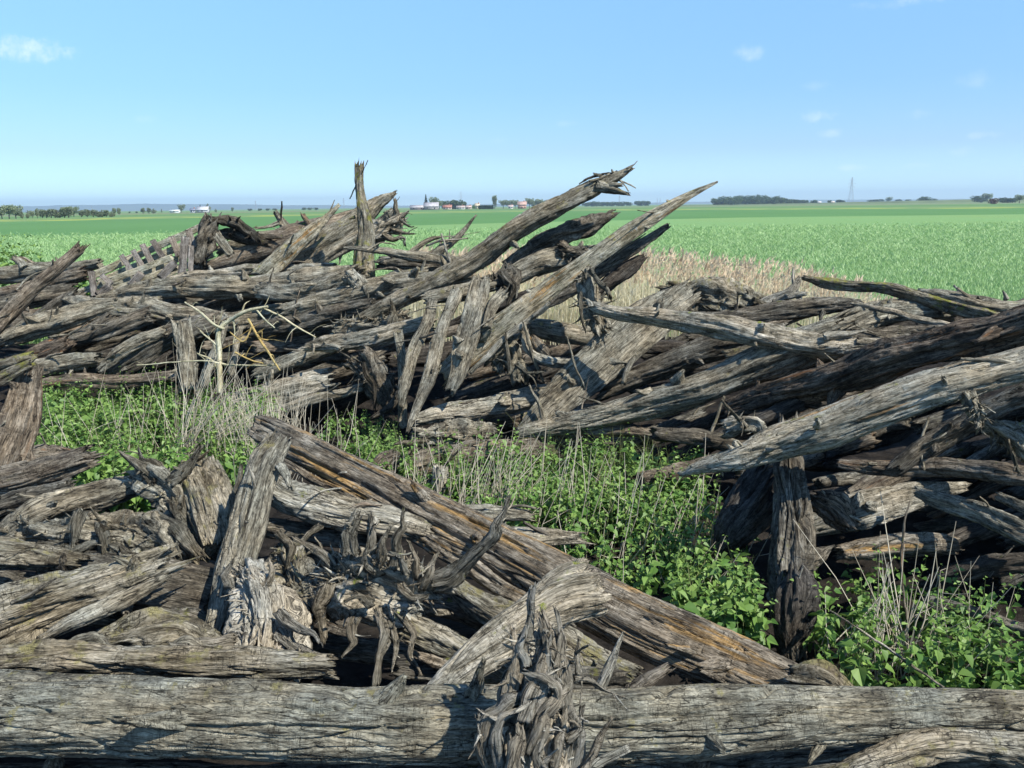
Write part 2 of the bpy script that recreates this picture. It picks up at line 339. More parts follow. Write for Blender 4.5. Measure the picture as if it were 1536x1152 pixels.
def leafmat(name, c1, c2, trans=.3, rough=.5, scale=9.0):
    """leaf colour varies from leaf to leaf through the grain attribute (x = random per leaf)"""
    m, n = newmat(name); at = n('ShaderNodeAttribute'); at.attribute_name = 'grain'
    sp = n('ShaderNodeSeparateXYZ', i_0=at.outputs['Vector'])
    mx = n('ShaderNodeMix', data_type='RGBA', i_0=sp.outputs['X']); mx.inputs[6].default_value = tuple(c1)+(1,); mx.inputs[7].default_value = tuple(c2)+(1,)
    bs = n('ShaderNodeBsdfPrincipled', i_Base_Color=mx.outputs[2], i_Roughness=rough); bs.inputs['Specular IOR Level'].default_value = .35
    tr = n('ShaderNodeBsdfTranslucent', i_Color=mx.outputs[2]); sh = n('ShaderNodeMixShader', i_0=trans, i_1=bs.outputs[0], i_2=tr.outputs[0]).outputs[0]
    n('ShaderNodeOutputMaterial', i_Surface=sh); return m
M_nettle = leafmat('nettle_leaf', (.080, .175, .032), (.25, .37, .09))
M_stem = leafmat('nettle_stem', (.10, .14, .05), (.16, .18, .08), .1)
M_straw = leafmat('dry_stalk', (.40, .35, .25), (.70, .64, .50), .2, .7)
M_reed = leafmat('reed_stalk', (.52, .47, .29), (.86, .80, .58), .45, .7)
M_plume = leafmat('reed_plume', (.54, .41, .26), (.82, .67, .46), .4, .9)
M_crop = leafmat('crop_leaf', (.24, .40, .14), (.43, .57, .27), .35, .45)
M_bush = leafmat('bush_leaf', (.06, .17, .02), (.15, .30, .04), .3)
M_tree = leafmat('tree_leaf', (.035, .065, .022), (.085, .13, .045), .2, .7)
M_treep = leafmat('spring_tree_leaf', (.15, .19, .10), (.24, .28, .16), .2, .7)
M_conif = leafmat('conifer_leaf', (.018, .04, .02), (.035, .07, .03), .1, .7)
M_redtree = leafmat('copper_leaf', (.07, .035, .03), (.13, .07, .05), .2, .7)
M_bark = flatmat('bark', (.12, .10, .08))

# ------------------------------------------------------------------ ground and fields
def ground():
    xs = np.unique(np.concatenate([np.linspace(-16, 16, 260), np.sign(np.linspace(-1, 1, 81))*16*(10000/16)**np.abs(np.linspace(-1, 1, 81))]))
    ys = np.unique(np.concatenate([np.linspace(-2, 26, 230), [-40, -15, -6], 26*(10500/26)**np.linspace(0, 1, 60)]))
    X, Y = np.meshgrid(xs, ys, indexing='ij')
    near = (1-sst(Y, 18, 22))*(1-sst(np.abs(X), 13, 16))
    Zh = near*(.10*pn(X*.9, Y*.9, 0)+.07*pn(X*2.6, Y*2.6, 5)+.05*pn(X*7, Y*7, 3)) - .22*near*np.exp(-((X-2.2)**2/4+(Y-6.3)**2/2.5)) - near*.06
    Zh = Zh + near*.35*sst(Y, 11.5, 14)*(1-sst(Y, 17, 20)) + near*.28*(1-sst(Y, 5, 7.4))*(1-sst(X, -.5, 1.5))
    v = np.stack([X, Y, Zh], -1).reshape(-1, 3); nx, ny = len(xs), len(ys)
    i, j = np.meshgrid(np.arange(nx-1), np.arange(ny-1), indexing='ij')
    f = np.stack([i*ny+j, (i+1)*ny+j, (i+1)*ny+j+1, i*ny+j+1], -1).reshape(-1, 4)
    m, n = newmat('fen_ground'); L = m.node_tree.links.new
    ge = n('ShaderNodeNewGeometry'); sp = n('ShaderNodeSeparateXYZ', i_0=ge.outputs['Position'])
    def mixc(fac, a, b):
        x = n('ShaderNodeMix', data_type='RGBA')
        if isinstance(fac, float): x.inputs[0].default_value = fac
        else: L(fac, x.inputs[0])
        for k, c in ((6, a), (7, b)):
            if isinstance(c, tuple): x.inputs[k].default_value = c+(1,)
            else: L(c, x.inputs[k])
        return x.outputs[2]
    def noi(s, d=5, r=.6, scale=None):
        mp = n('ShaderNodeMapping', i_Vector=ge.outputs['Position']); mp.inputs['Scale'].default_value = scale or (1, 1, 1)
        return n('ShaderNodeTexNoise', i_Vector=mp.outputs[0], i_Scale=s, i_Detail=d, i_Roughness=r).outputs['Fac']
    def band(v, a, b, w): # 1 between a and b
        u = n('ShaderNodeMapRange', i_Value=v, i_1=a-w, i_2=a+w).outputs[0]; d = n('ShaderNodeMapRange', i_Value=v, i_1=b-w, i_2=b+w, i_3=1.0, i_4=0.0).outputs[0]
        return n('ShaderNodeMath', operation='MULTIPLY', i_0=u, i_1=d).outputs[0]
    soil = mixc(n('ShaderNodeMapRange', i_Value=noi(6), i_1=.35, i_2=.65).outputs[0], (.009, .008, .007), (.036, .030, .024))
    c1 = mixc(n('ShaderNodeMapRange', i_Value=noi(1.4, 8, .75), i_1=.32, i_2=.68).outputs[0], (.125, .22, .075), (.215, .34, .125))
    c1 = mixc(n('ShaderNodeMapRange', i_Value=noi(.06, 4, .6, (1, .35, 1)), i_1=.35, i_2=.65, i_4=.5).outputs[0], c1, (.15, .29, .11))
    c2 = mixc(n('ShaderNodeMapRange', i_Value=noi(.03, 6, .6, (1, .3, 1)), i_1=.3, i_2=.7).outputs[0], (.082, .18, .058), (.10, .21, .07))
    # field boundary: Y = 154 + .74 X
    def clampx(a, b): return n('ShaderNodeMapRange', i_Value=sp.outputs['X'], i_1=a, i_2=b, i_3=a, i_4=b).outputs[0]
    bl = n('ShaderNodeMath', operation='MULTIPLY_ADD', i_0=clampx(-600., 0.), i_1=-.9, i_2=sp.outputs['Y']).outputs[0]
    bl = n('ShaderNodeMath', operation='MULTIPLY_ADD', i_0=clampx(0., 50.), i_1=-.56, i_2=bl).outputs[0]
    col = mixc(band(bl, -1e5, 159.0, .8), c2, c1)
    # far edge of the dark crop: rough grass with rape flowering along it, then paler strips
    fe = n('ShaderNodeMath', operation='MULTIPLY_ADD', i_0=n('ShaderNodeMath', operation='MINIMUM', i_0=sp.outputs['X'], i_1=0.0).outputs[0], i_1=-1.2, i_2=sp.outputs['Y']).outputs[0]
    fe = n('ShaderNodeMath', operation='MULTIPLY_ADD', i_0=clampx(60., 240.), i_1=1.0, i_2=fe).outputs[0]; fe = n('ShaderNodeMath', operation='SUBTRACT', i_0=fe, i_1=60.0).outputs[0]
    rough_g = mixc(noi(.02, 6, .7), (.10, .18, .06), (.17, .25, .10))
    col = mixc(band(fe, 455.0, 1e6, 6.), col, rough_g)
    rape = n('ShaderNodeMath', operation='MULTIPLY', i_0=band(fe, 462.0, 580.0, 6.), i_1=n('ShaderNodeMapRange', i_Value=noi(.035, 3, .6), i_1=.50, i_2=.64, i_4=.55).outputs[0]).outputs[0]
    col = mixc(rape, col, (.52, .50, .05))
    col = mixc(n('ShaderNodeMath', operation='MULTIPLY', i_0=band(fe, 700.0, 830.0, 8.), i_1=.8).outputs[0], col, (.075, .17, .05))
    col = mixc(n('ShaderNodeMath', operation='MULTIPLY', i_0=band(fe, 1000.0, 1400.0, 20.), i_1=.7).outputs[0], col, (.16, .17, .09))
    nearf = band(sp.outputs['Y'], -100.0, 19.5, 1.2)
    col = mixc(nearf, col, soil)
    bh = noi(3.0, 8, .7); bp = n('ShaderNodeBump', i_Height=bh, i_Strength=.8, i_Distance=.15)
    bs = n('ShaderNodeBsdfPrincipled', i_Base_Color=col, i_Roughness=.95, i_Normal=bp.outputs[0]); bs.inputs['Specular IOR Level'].default_value = .1
    n('ShaderNodeOutputMaterial', i_Surface=bs.outputs[0])
    mb = MB(); mb.add(v, f)
    tag(mb.build('ground', m, origin=(0, 0, 0)), kind='structure')
ground()

def hills():
    m = flatmat('far_hills', (.10, .13, .07), scale=.002)
    mb = MB(); xs = np.linspace(-9500, 6000, 400); rows = []
    for k, (dy, hh) in enumerate([(0, 0), (150, .55), (500, 1.0), (900, .9), (1300, 0)]):
        y = 8200+dy
        env = 26+46*sst(-xs, 900, 5200)
        h = hh*np.maximum(4, env*(1+.55*pn(xs/1900, 3, 1)+.25*pn(xs/600, 7, k*.3)+.05*pn(xs/90, 7, k*.3)))
        rows.append(np.stack([xs, np.full_like(xs, y), h-2], -1))
    v = np.stack(rows); nr, nc = v.shape[:2]; i, j = np.meshgrid(np.arange(nr-1), np.arange(nc-1), indexing='ij')
    mb.add(v.reshape(-1, 3), np.stack([i*nc+j, i*nc+j+1, (i+1)*nc+j+1, (i+1)*nc+j], -1).reshape(-1, 4))
    tag(mb.build('hills', m, origin=(0, 8200, 0)), kind='structure')
hills()

def blades(mb, base, h, w, lean, rnd, az, bend=.25, mi=0, segs=2):
    """tapering blades: base (n,3), h, w, lean (n,2) horizontal offset of the tip"""
    nb = len(base); sx = np.cos(az)*w/2; sy = np.sin(az)*w/2; vs = []; gs = []
    for k in range(segs+1):
        t = k/segs; wk = (1-t*.92)
        c = base+np.stack([lean[:, 0]*t**(1+bend*3), lean[:, 1]*t**(1+bend*3), h*(t-.12*bend*t*t)], -1)
        off = np.stack([sx*wk, sy*wk, 0*sx], -1); vs += [c-off, c+off]
    v = np.stack(vs, 1); g = np.zeros_like(v); g[..., 0] = rnd[:, None]
    f = []
    for k in range(segs): f.append(np.array([2*k, 2*k+1, 2*k+3, 2*k+2]))
    f = (np.arange(nb)[:, None, None]*(2*segs+2)+np.stack(f)[None]).reshape(-1, 4)
    mb.add(v.reshape(-1, 3), f, g.reshape(-1, 3), mi)

def crop():
    rng = np.random.RandomState(5); mb = MB(); N = 300000
    y = 19.5*(130/19.5)**rng.rand(N); x = (rng.rand(N)*2-1)*(y*.66+2)
    k = pn(x*.5, y*.5, 2)*.5+.5; keep = rng.rand(N) < (.45+.6*k)*(1-sst(y, 55, 130)); x, y = x[keep], y[keep]; N = len(x)
    s = np.clip(y/40, .6, 1.5)
    for q in range(2):
        az = rng.rand(N)*6.28; ln = (.10+.16*rng.rand(N))*s; la = rng.rand(N)*6.28
        base = np.stack([x+rng.normal(size=N)*.06, y+rng.normal(size=N)*.06, np.zeros(N)], -1)
        blades(mb, base, (.14+.14*rng.rand(N))*(.7+.3*s), (.045+.05*rng.rand(N))*s, np.stack([np.cos(la)*ln, np.sin(la)*ln], -1), rng.rand(N)**1.4, az, .5, segs=1)
    tag(mb.build('crop', M_crop, origin=(0, 30, 0), smooth=False), 'young green arable crop covering the flat field beyond the wood pile', 'crop', kind='stuff')
crop()

def reeds():
    rng = np.random.RandomState(8); mb = MB(); N = 9000
    px = 590+rng.rand(N)*1000; Z = 16.5+rng.rand(N)**1.0*6.5
    topx = np.array([590, 640, 760, 880, 1000, 1120, 1200, 1300, 1400, 1500, 1600]); topy = np.array([372, 366, 366, 368, 366, 380, 390, 414, 432, 450, 462])
    ty = np.interp(px, topx, topy)+9+46*rng.rand(N)**.9+7*pn(px/28, Z, 4)
    d = np.interp(px, [590, 1200, 1300, 1600], [.8, .6, .28, .22]); d *= .55+.75*(pn(px/45, Z*.5, 1)*.8+.5); keep = rng.rand(N) < d
    px, Z, ty = px[keep], Z[keep], ty[keep]; N = len(px)
    tall = rng.rand(N) < .035; ty = np.where(tall, ty-15*rng.rand(N), ty)
    tip = np.array([P(a, b, c) for a, b, c in zip(px, ty, Z)])
    h = np.maximum(tip[:, 2], .25); lean = rng.normal(size=(N, 2))*.07*h[:, None]; lean[:, 0] += .04
    base = np.stack([tip[:, 0]-lean[:, 0], tip[:, 1]-lean[:, 1], np.zeros(N)], -1)
    blades(mb, base, h, .014+.010*rng.rand(N), lean, rng.rand(N), rng.rand(N)*3.14, .1, segs=3)
    # leaves
    for q in range(2):
        hh = h*(.35+.4*rng.rand(N)); la = rng.rand(N)*6.28; ll = .18+.2*rng.rand(N)
        b2 = base+np.stack([lean[:, 0]*hh/h, lean[:, 1]*hh/h, hh], -1)
        blades(mb, b2, .12+.22*rng.rand(N), .020+0*h, np.stack([np.cos(la)*ll, np.sin(la)*ll], -1), rng.rand(N), la+1.57, .5, segs=2)
    # plumes
    s = rng.rand(N) < .42; b3 = tip[s]; nn = s.sum()
    for q in range(7):
        off = rng.normal(size=(nn, 3))*np.array([.03, .03, .05]); ln = rng.normal(size=(nn, 2))*.05; ln[:, 0] += .05
        blades(mb, b3+off-np.array([0, 0, .06]), .07+.09*rng.rand(nn), .03+.02*rng.rand(nn), ln, rng.rand(nn), rng.rand(nn)*3.14, .3, mi=1, segs=2)
    tag(mb.build('reed_bed', [M_reed, M_plume], origin=(4, 19, 0), smooth=False), 'dry straw coloured reeds with brown plumes behind the wood pile', 'reeds', kind='stuff')
reeds()

# ------------------------------------------------------------------ far trees, buildings, pylons
def crown_pts(rng, blobs, n):
    out = []
    wts = np.array([b[3]**2 for b in blobs]); wts = wts/wts.sum()
    for b, w in zip(blobs, wts):
        k = max(8, int(n*w)); d = rng.normal(size=(k, 3)); d /= np.linalg.norm(d, axis=1)[:, None]
        r = b[3]*(.55+.5*rng.rand(k)**.5)*(1+.25*pn(d[:, 0]*2+b[0], d[:, 1]*2, d[:, 2]*2))
        out.append(np.array(b[:3])+d*r[:, None]*np.array([1, 1, b[4]]))
    return np.concatenate(out)
def leafcloud(mb, pts, size, rng, mi=0):
    nb = len(pts); a = rng.normal(size=(nb, 3)); a /= np.linalg.norm(a, axis=1)[:, None]; b = np.cross(a, rng.normal(size=(nb, 3))); b /= np.linalg.norm(b, axis=1)[:, None]
    s = size*(.5+rng.rand(nb))[:, None]
    v = np.stack([pts-a*s, pts+b*s*.7, pts+a*s, pts-b*s*.7], 1); g = np.zeros_like(v); g[..., 0] = rng.rand(nb)[:, None]
    mb.add(v.reshape(-1, 3), np.arange(nb*4).reshape(-1, 4), g.reshape(-1, 3), mi)
def simple_tube(mb, pts, k=7):
    pts = np.asarray(pts, float); T = np.gradient(pts[:, :3], axis=0); T /= np.linalg.norm(T, axis=1)[:, None]
    ref = np.array([.31, .77, .2]); N = ref-(T@ref)[:, None]*T; N /= np.linalg.norm(N, axis=1)[:, None]; B = np.cross(T, N)
    a = np.linspace(0, 2*math.pi, k, endpoint=False)
    v = pts[:, None, :3]+pts[:, 3][:, None, None]*(N[:, None]*np.cos(a)[None, :, None]+B[:, None]*np.sin(a)[None, :, None])
    i, j = np.meshgrid(np.arange(len(pts)-1), np.arange(k), indexing='ij'); j2 = (j+1) % k
    mb.add(v.reshape(-1, 3), np.stack([i*k+j, i*k+j2, (i+1)*k+j2, (i+1)*k+j], -1).reshape(-1, 4))
def make_tree(kind, seed):
    rng = np.random.RandomState(seed); root = thing(kind, (0, 0, 0), None, 'tree')
    tk = MB(); cr = MB(); mat = M_tree
    if kind == 'conifer_tree':
        simple_tube(tk, [(0, 0, 0, .03), (0, 0, .9, .01)])
        z = rng.rand(900)**1.3; a = rng.rand(900)*6.28; r = .17*(1-z)*(.6+.5*rng.rand(900))
        leafcloud(cr, np.stack([np.cos(a)*r, np.sin(a)*r, .06+z*.94], -1), .03, rng); mat = M_conif
    elif kind == 'bush':
        simple_tube(tk, [(0, 0, 0, .05), (0, 0, .5, .03)])
        bl = [(rng.uniform(-.35, .35), rng.uniform(-.3, .3), rng.uniform(.3, .62), rng.uniform(.22, .36), .9) for _ in range(8)]
        leafcloud(cr, crown_pts(rng, bl, 900), .06, rng)
    else:
        simple_tube(tk, [(0, 0, 0, .035), (.01, 0, .3, .025), (0, .01, .75, .012)])
        for q in range(7):
            a = rng.rand()*6.28; z0 = rng.uniform(.22, .5); simple_tube(tk, [(0, 0, z0, .014), (math.cos(a)*.12, math.sin(a)*.12, z0+.16, .009), (math.cos(a)*.26, math.sin(a)*.26, z0+.32, .004)], 5)
        if kind == 'slender_tree': bl = [(rng.uniform(-.1, .1), rng.uniform(-.1, .1), rng.uniform(.25, .86), rng.uniform(.08, .17), 1.2) for _ in range(14)]; mat = M_treep
        else: bl = [(rng.uniform(-.26, .26), rng.uniform(-.26, .26), rng.uniform(.38, .82), rng.uniform(.13, .22), .9) for _ in range(15)]
        leafcloud(cr, crown_pts(rng, bl, 1300), .035, rng)
    tk.build('trunk', M_bark, root); cr.build('crown', mat, root, smooth=False)
    return root
def copy_tree(o):
    r = o.copy(); C.objects.link(r)
    for ch in list(o.children):
        c = ch.copy(); C.objects.link(c); c.parent = r
    return r
USED = {}
def tree(kind, x, ybase, yt, dist, label, group, wide=1.0, mat=None, seed=None):
    key = (kind, seed if seed is not None else int(x) % 3)
    if key not in USED: o = make_tree(kind, 40+len(USED)*3); USED[key] = o
    else: o = copy_tree(USED[key])
    b = P(x, ybase, dist); h = P(x, yt, dist)[2]
    o.location = (b[0], b[1], -.3); o.scale = (h*wide, h*wide, h+.3); o.rotation_euler = (0, 0, (x*1.7) % 6.28)
    for k in ('label', 'group'):
        if k in o: del o[k]
    tag(o, label, 'tree' if kind != 'bush' else 'bush', group)
    if mat:
        for ch in o.children:
            if ch.name.startswith('crown'):
                ch.data = ch.data.copy(); ch.data.materials.clear(); ch.data.materials.append(mat)
    return o
HORZ = lambda x: 318-.0117*x
gL = 'trees along the far left horizon'
rg = random.Random(3)
for i, (x, yt, w, d) in enumerate([(3, 309, .9, 900), (14, 308, .9, 880), (24, 308, .9, 900), (33, 313, .55, 900), (42, 315, .6, 920), (49, 317, .8, 930), (56, 314, .6, 900)]):
    tree('broadleaf_tree' if w > .7 else 'slender_tree', x, HORZ(x)+9, yt-2, d*.42, 'leafy tree in the tall row at the far left end of the horizon', 'tall tree row at the far left', w*1.35, M_treep)
for i, (x, yt) in enumerate([(64, 319), (70, 320), (77, 318), (83, 318), (90, 317), (97, 316), (103, 315)]):
    tree('slender_tree', x, HORZ(x)+10, yt-5, 400, 'slender pale tree in the thin row on the left horizon', gL, 1.9)
tree('broadleaf_tree', 111, HORZ(111)+9, 308.5, 460, 'tallest rounded tree at the right end of the left tree row', gL, 1.2, M_treep)
for i, x in enumerate([122, 131, 140, 147, 153, 160, 168]):
    tree('slender_tree', x, HORZ(x)+9, HORZ(x)-1-4*rg.random(), 420, 'slender pale tree in the thin row on the left horizon', gL, 1.9)
for x, yt in [(172, 314), (179, 313.5)]: tree('slender_tree', x, HORZ(x)+8, yt-2, 600, 'one of two pale slender trees standing close together on the left horizon', 'pair of slender trees', 1.3)
for x in (195, 206): tree('bush', x, HORZ(x)+8, HORZ(x)+1, 1000, 'dark low rounded bush on the left horizon, one of a pair', 'pair of dark bushes', 1.2)
for x in (215, 224, 231): tree('slender_tree', x, HORZ(x)+8, HORZ(x)-4, 800, 'pale slender tree between the dark bushes and the tall thin tree', 'pale trees left of the tall thin tree', 1.8)
tree('slender_tree', 243, HORZ(243)+8, 311, 1000, 'tall thin tree alone on the left horizon', gL, .6)
tree('broadleaf_tree', 273, HORZ(273)+7, 305.5, 900, 'round tree just left of the white roofed barn', None, 1.0)
tree('conifer_tree', 301, HORZ(301)+5, 307, 900, 'thin dark conifer behind the white roofed barn', None, 1.2)
tree('slender_tree', 312, HORZ(312)+5, 303, 900, 'broad pale tree right behind the white roofed barn', None, 1.1)
tree('slender_tree', 324, HORZ(324)+5, 312, 950, 'low pale tree to the right of the white roofed barn', None, 1.3)
tree('slender_tree', 349, HORZ(349)+5, 311, 1100, 'faint wide tree above the arched dark root', None, 1.4)
for x in (375, 390, 402, 412): tree('bush', x, HORZ(x)+4, HORZ(x)-1.5, 1500, 'small dark bush on the skyline above the pile', 'small bushes above the pile', 1.6)
for x in (455, 465, 474): tree('bush', x, HORZ(x)+3, HORZ(x)-2, 1600, 'dark bush on the skyline left of the long pointed beam', 'bushes left of the pointed beam', 1.6)
tree('conifer_tree', 639, 307, 292, 1000, 'tall narrow dark conifer left of the farmstead barns', None, 1.1)
tree('broadleaf_tree', 652, 307, 294, 1000, 'rounded dark tree between the conifer and the red roofed house', None, .9)
tree('broadleaf_tree', 659, 308, 300, 1000, 'smaller rounded tree touching the red roofed house', None, 1.1)
for i, x in enumerate([671, 677, 683, 689, 693]): tree('bush', x, 308, 299-(i % 2), 1050, 'dark evergreen in the dense clump behind the red roofed house', 'evergreen clump behind the farmstead', 1.1)
tree('slender_tree', 711, 308, 305, 1000, 'small bright tree beside the cream gabled house', None, 1.6, M_bush)
tree('slender_tree', 742, 309, 293, 1000, 'tall loose crowned tree right of the dark clipped hedge', None, .85)
for x, yt in ((755, 299), (763, 299), (773, 299)): tree('broadleaf_tree', x, 309, yt, 1000, 'tree in the row between the tall loose tree and the pink house', 'tree row left of the pink house', 1.1)
for x, yt in ((794, 296), (801, 299), (809, 297.5), (818, 299), (826, 300)): tree('broadleaf_tree', x, 309, yt, 1050, 'dark tree in the row right of the pink house', 'tree row right of the pink house', 1.0)
for x in np.arange(880, 945, 7.5): tree('bush', float(x), 304.5, 300.5+rg.random()*1.5, 1800, 'low dark bush in the distant line between the two raised logs', 'bush line between the raised logs', 1.6)
for x in (957, 963, 969): tree('bush', x, 303.5, 299.5, 1900, 'rounded bush in the group left of the tip of the long beam', 'bush group left of the beam tip', 1.4)
def wood_mass():
    rng = np.random.RandomState(4); mb = MB(); tk = MB(); d = 1400
    for x in np.arange(1072, 1192, 2.2):
        top = np.interp(x, [1062, 1085, 1120, 1140, 1165, 1190], [299, 294.5, 292, 291.5, 294.5, 300])+rng.rand()*1.5
        b = P(x, 304, d+rng.rand()*60); h = P(x, top, d)[2]
        bl = [(b[0]+rng.normal()*3, b[1]+rng.normal()*8, h*(.3+.45*rng.rand()), h*.3, 1) for _ in range(5)]
        leafcloud(mb, crown_pts(rng, bl, 330), .9, rng)
        simple_tube(mb, [(b[0], b[1], -.5, .4), (b[0], b[1], h*.5, .2)], 5)
    tag(mb.build('wood', M_tree, smooth=False), 'dark distant wood on the skyline right of the long beam tip', 'wood', kind='stuff')
wood_mass()
for i, (x, yt, w) in enumerate([(1195, 297, 1.2), (1207, 298, 1.5), (1220, 299, 1.6), (1245, 299, 1.2)]): tree('bush', x, 303.5, yt, 1500, 'rounded bush on the skyline between the distant wood and the pylon', 'bushes between wood and pylon', w)
tree('bush', 1260, 303.5, 298, 1500, 'wide dark bush just left of the pylon foot', None, 2.0)
for x, w in ((1315, 3.0), (1348, 1.3), (1362, 1.3)): tree('bush', x, 301.5, 297+abs(x-1333)*.02, 2000, 'small faint bush right of the pylon on the skyline', 'faint bushes right of the pylon', w)
tree('broadleaf_tree', 1333, 302, 294.5, 1800, 'small round tree alone right of the pylon', None, 1.1)
tree('bush', 1382, 302, 293.5, 1500, 'large domed bush on the skyline right of the pylon', None, 1.8)
for x in (1398, 1403): tree('bush', x, 300.5, 297, 2000, 'tiny bush just right of the large domed bush', 'two tiny bushes', 1.1)
tree('bush', 1472, 298.5, 291.5, 1300, 'left low half of the wedge shaped trees near the right edge', None, 1.8)
tree('broadleaf_tree', 1481, 298.5, 289, 1300, 'taller right half of the wedge shaped trees near the right edge', None, 1.2)
tree('bush', 1490, 305, 296, 700, 'round reddish brown bush in front of the skyline at right', None, 1.3, M_redtree)
tree('broadleaf_tree', 1529, 303, 291, 800, 'pale broad tree at the right edge of the skyline', None, 1.2, M_treep)
for x in (1505, 1512, 1519): tree('bush', x, 301, 295, 1000, 'low bush between the reddish bush and the pale tree', 'low bushes near the right edge', 1.4)

def bank():
    mb = MB(); xs = np.linspace(250, 1900, 120); rows = []
    for dy, hh in ((0, 0), (10, 1), (16, 1), (28, 0)):
        y = 1420+dy+0*xs; h = hh*(1.2+4.2*sst(xs, 300, 900))*(1+.12*pn(xs/60, 1, 1)); rows.append(np.stack([xs, y, h], -1))
    v = np.stack(rows); nr, nc = v.shape[:2]; i, j = np.meshgrid(np.arange(nr-1), np.arange(nc-1), indexing='ij')
    mb.add(v.reshape(-1, 3), np.stack([i*nc+j, i*nc+j+1, (i+1)*nc+j+1, (i+1)*nc+j], -1).reshape(-1, 4))
    tag(mb.build('flood_bank', flatmat('bank_grass', (.10, .13, .05), scale=.02), origin=(900, 1420, 0)), kind='structure')
bank()

def box(mb, x0, x1, y0, y1, z0, z1):
    v = np.array([(x, y, z) for x in (x0, x1) for y in (y0, y1) for z in (z0, z1)], float)
    mb.add(v, [(0, 1, 3, 2), (4, 6, 7, 5), (0, 4, 5, 1), (2, 3, 7, 6), (0, 2, 6, 4), (1, 5, 7, 3)])
M_glass = flatmat('dark_glass', (.03, .035, .04), .2)
def house(x, yb, d, w, h, rh, wallc, roofc, label, cat='house', nwin=3, name='farm_house'):
    b = P(x, yb, d); r = thing(name, (b[0], b[1], 0), label, cat); X, Y = b[0], b[1]; dep = w*.55
    mb = MB(); box(mb, X-w/2, X+w/2, Y-dep/2, Y+dep/2, -.2, h)
    g = np.array([(X-w/2, Y-dep/2, h), (X-w/2, Y+dep/2, h), (X-w/2, Y, h+rh), (X+w/2, Y-dep/2, h), (X+w/2, Y+dep/2, h), (X+w/2, Y, h+rh)]); mb.add(g, [(0, 1, 2), (3, 5, 4)])
    wl = mb.build('wall', flatmat('wall', wallc, scale=.5), r)
    mb = MB(); e = .5; t = .25
    for s in (-1, 1):
        q = np.array([(X-w/2-e, Y+s*(dep/2+e), h-.25), (X+w/2+e, Y+s*(dep/2+e), h-.25), (X+w/2+e, Y, h+rh+.05), (X-w/2-e, Y, h+rh+.05)]); q2 = q+np.array([0, 0, t])
        mb.add(np.concatenate([q, q2]), [(0, 1, 2, 3), (7, 6, 5, 4), (0, 4, 5, 1), (1, 5, 6, 2), (2, 6, 7, 3), (3, 7, 4, 0)])
    rf = mb.build('roof', flatmat('roof', roofc, scale=.4), r)
    if cat == 'house':
        mb = MB(); box(mb, X+w*.2, X+w*.2+.9, Y-.5, Y+.5, h+rh*.6, h+rh+1.2); mb.build('chimney', flatmat('chimney_brick', (.3, .14, .09)), rf)
    for k in range(nwin):
        cx = X-w/2+w*(k+.5)/nwin; mb = MB(); box(mb, cx-.6, cx+.6, Y-dep/2-.06, Y-dep/2+.02, 1.0, 2.3); mb.build('window', M_glass, wl)
house(305, 320, 850, 11, 2.8, 3.0, (.4, .4, .39), (.46, .47, .48), 'white roofed barn on the left horizon', 'barn', 1, 'barn')
house(290, 320.5, 850, 5, 2.6, 1.6, (.75, .75, .75), (.2, .22, .28), 'tiny white cottage left of the white roofed barn', 'house', 2)
house(263, 322, 850, 9, 2.2, .8, (.7, .72, .66), (.62, .66, .6), 'long low pale shed left of the round tree', 'shed', 1, 'shed')
house(627, 310.5, 900, 16, 2.6, 2.2, (.32, .27, .24), (.38, .36, .35), 'long low brown shed at the left end of the farmstead', 'shed', 2, 'shed')
house(647, 310.5, 890, 15, 3.6, 3.8, (.30, .28, .26), (.40, .38, .38), 'large grey roofed barn in the farmstead', 'barn', 2, 'barn')
house(671, 311, 900, 9, 2.5, 2.2, (.6, .5, .42), (.36, .17, .12), 'low house with red tiled roof in the farmstead', 'house', 3)
house(691, 311, 900, 8.5, 2.2, 1.6, (.6, .58, .54), (.4, .33, .29), 'small white walled bungalow in the farmstead', 'house', 3)
house(703, 311, 920, 6, 2.3, 1.6, (.55, .42, .34), (.5, .38, .33), 'small pinkish bungalow left of the cream house', 'house', 2)
house(716, 311, 900, 4.5, 3.4, 2.6, (.72, .64, .45), (.5, .42, .3), 'cream gabled house beside the clipped hedge', 'house', 2)
house(783, 311, 900, 9, 4.2, 3.2, (.46, .27, .22), (.42, .28, .23), 'pink brick house among trees behind the raised log', 'house', 3)
house(766, 311, 930, 5, 2.3, 1.6, (.78, .72, .66), (.5, .4, .36), 'small pale house left of the pink brick house', 'house', 2)
house(1229, 303.5, 1400, 5, 3, 1.5, (.7, .66, .58), (.6, .56, .5), 'tiny pale hut on the skyline left of the pylon', 'hut', 1, 'hut')
house(1249, 303.5, 1400, 5, 3, 1.5, (.7, .6, .45), (.6, .52, .42), 'tiny cream hut closer to the pylon', 'hut', 1, 'hut')
def hedge():
    rng = np.random.RandomState(9); mb = MB(); b = P(729, 311, 890); w = 15.5
    pt = np.stack([b[0]-w/2+w*rng.rand(2600), b[1]+2.4*rng.rand(2600), .2+3.7*rng.rand(2600)], -1); leafcloud(mb, pt, .45, rng)
    tag(mb.build('clipped_hedge', M_conif, smooth=False), 'dark rectangular clipped hedge in front of the farmstead', 'hedge')
hedge()
M_steel = flatmat('pylon_steel', (.33, .35, .38), .6)
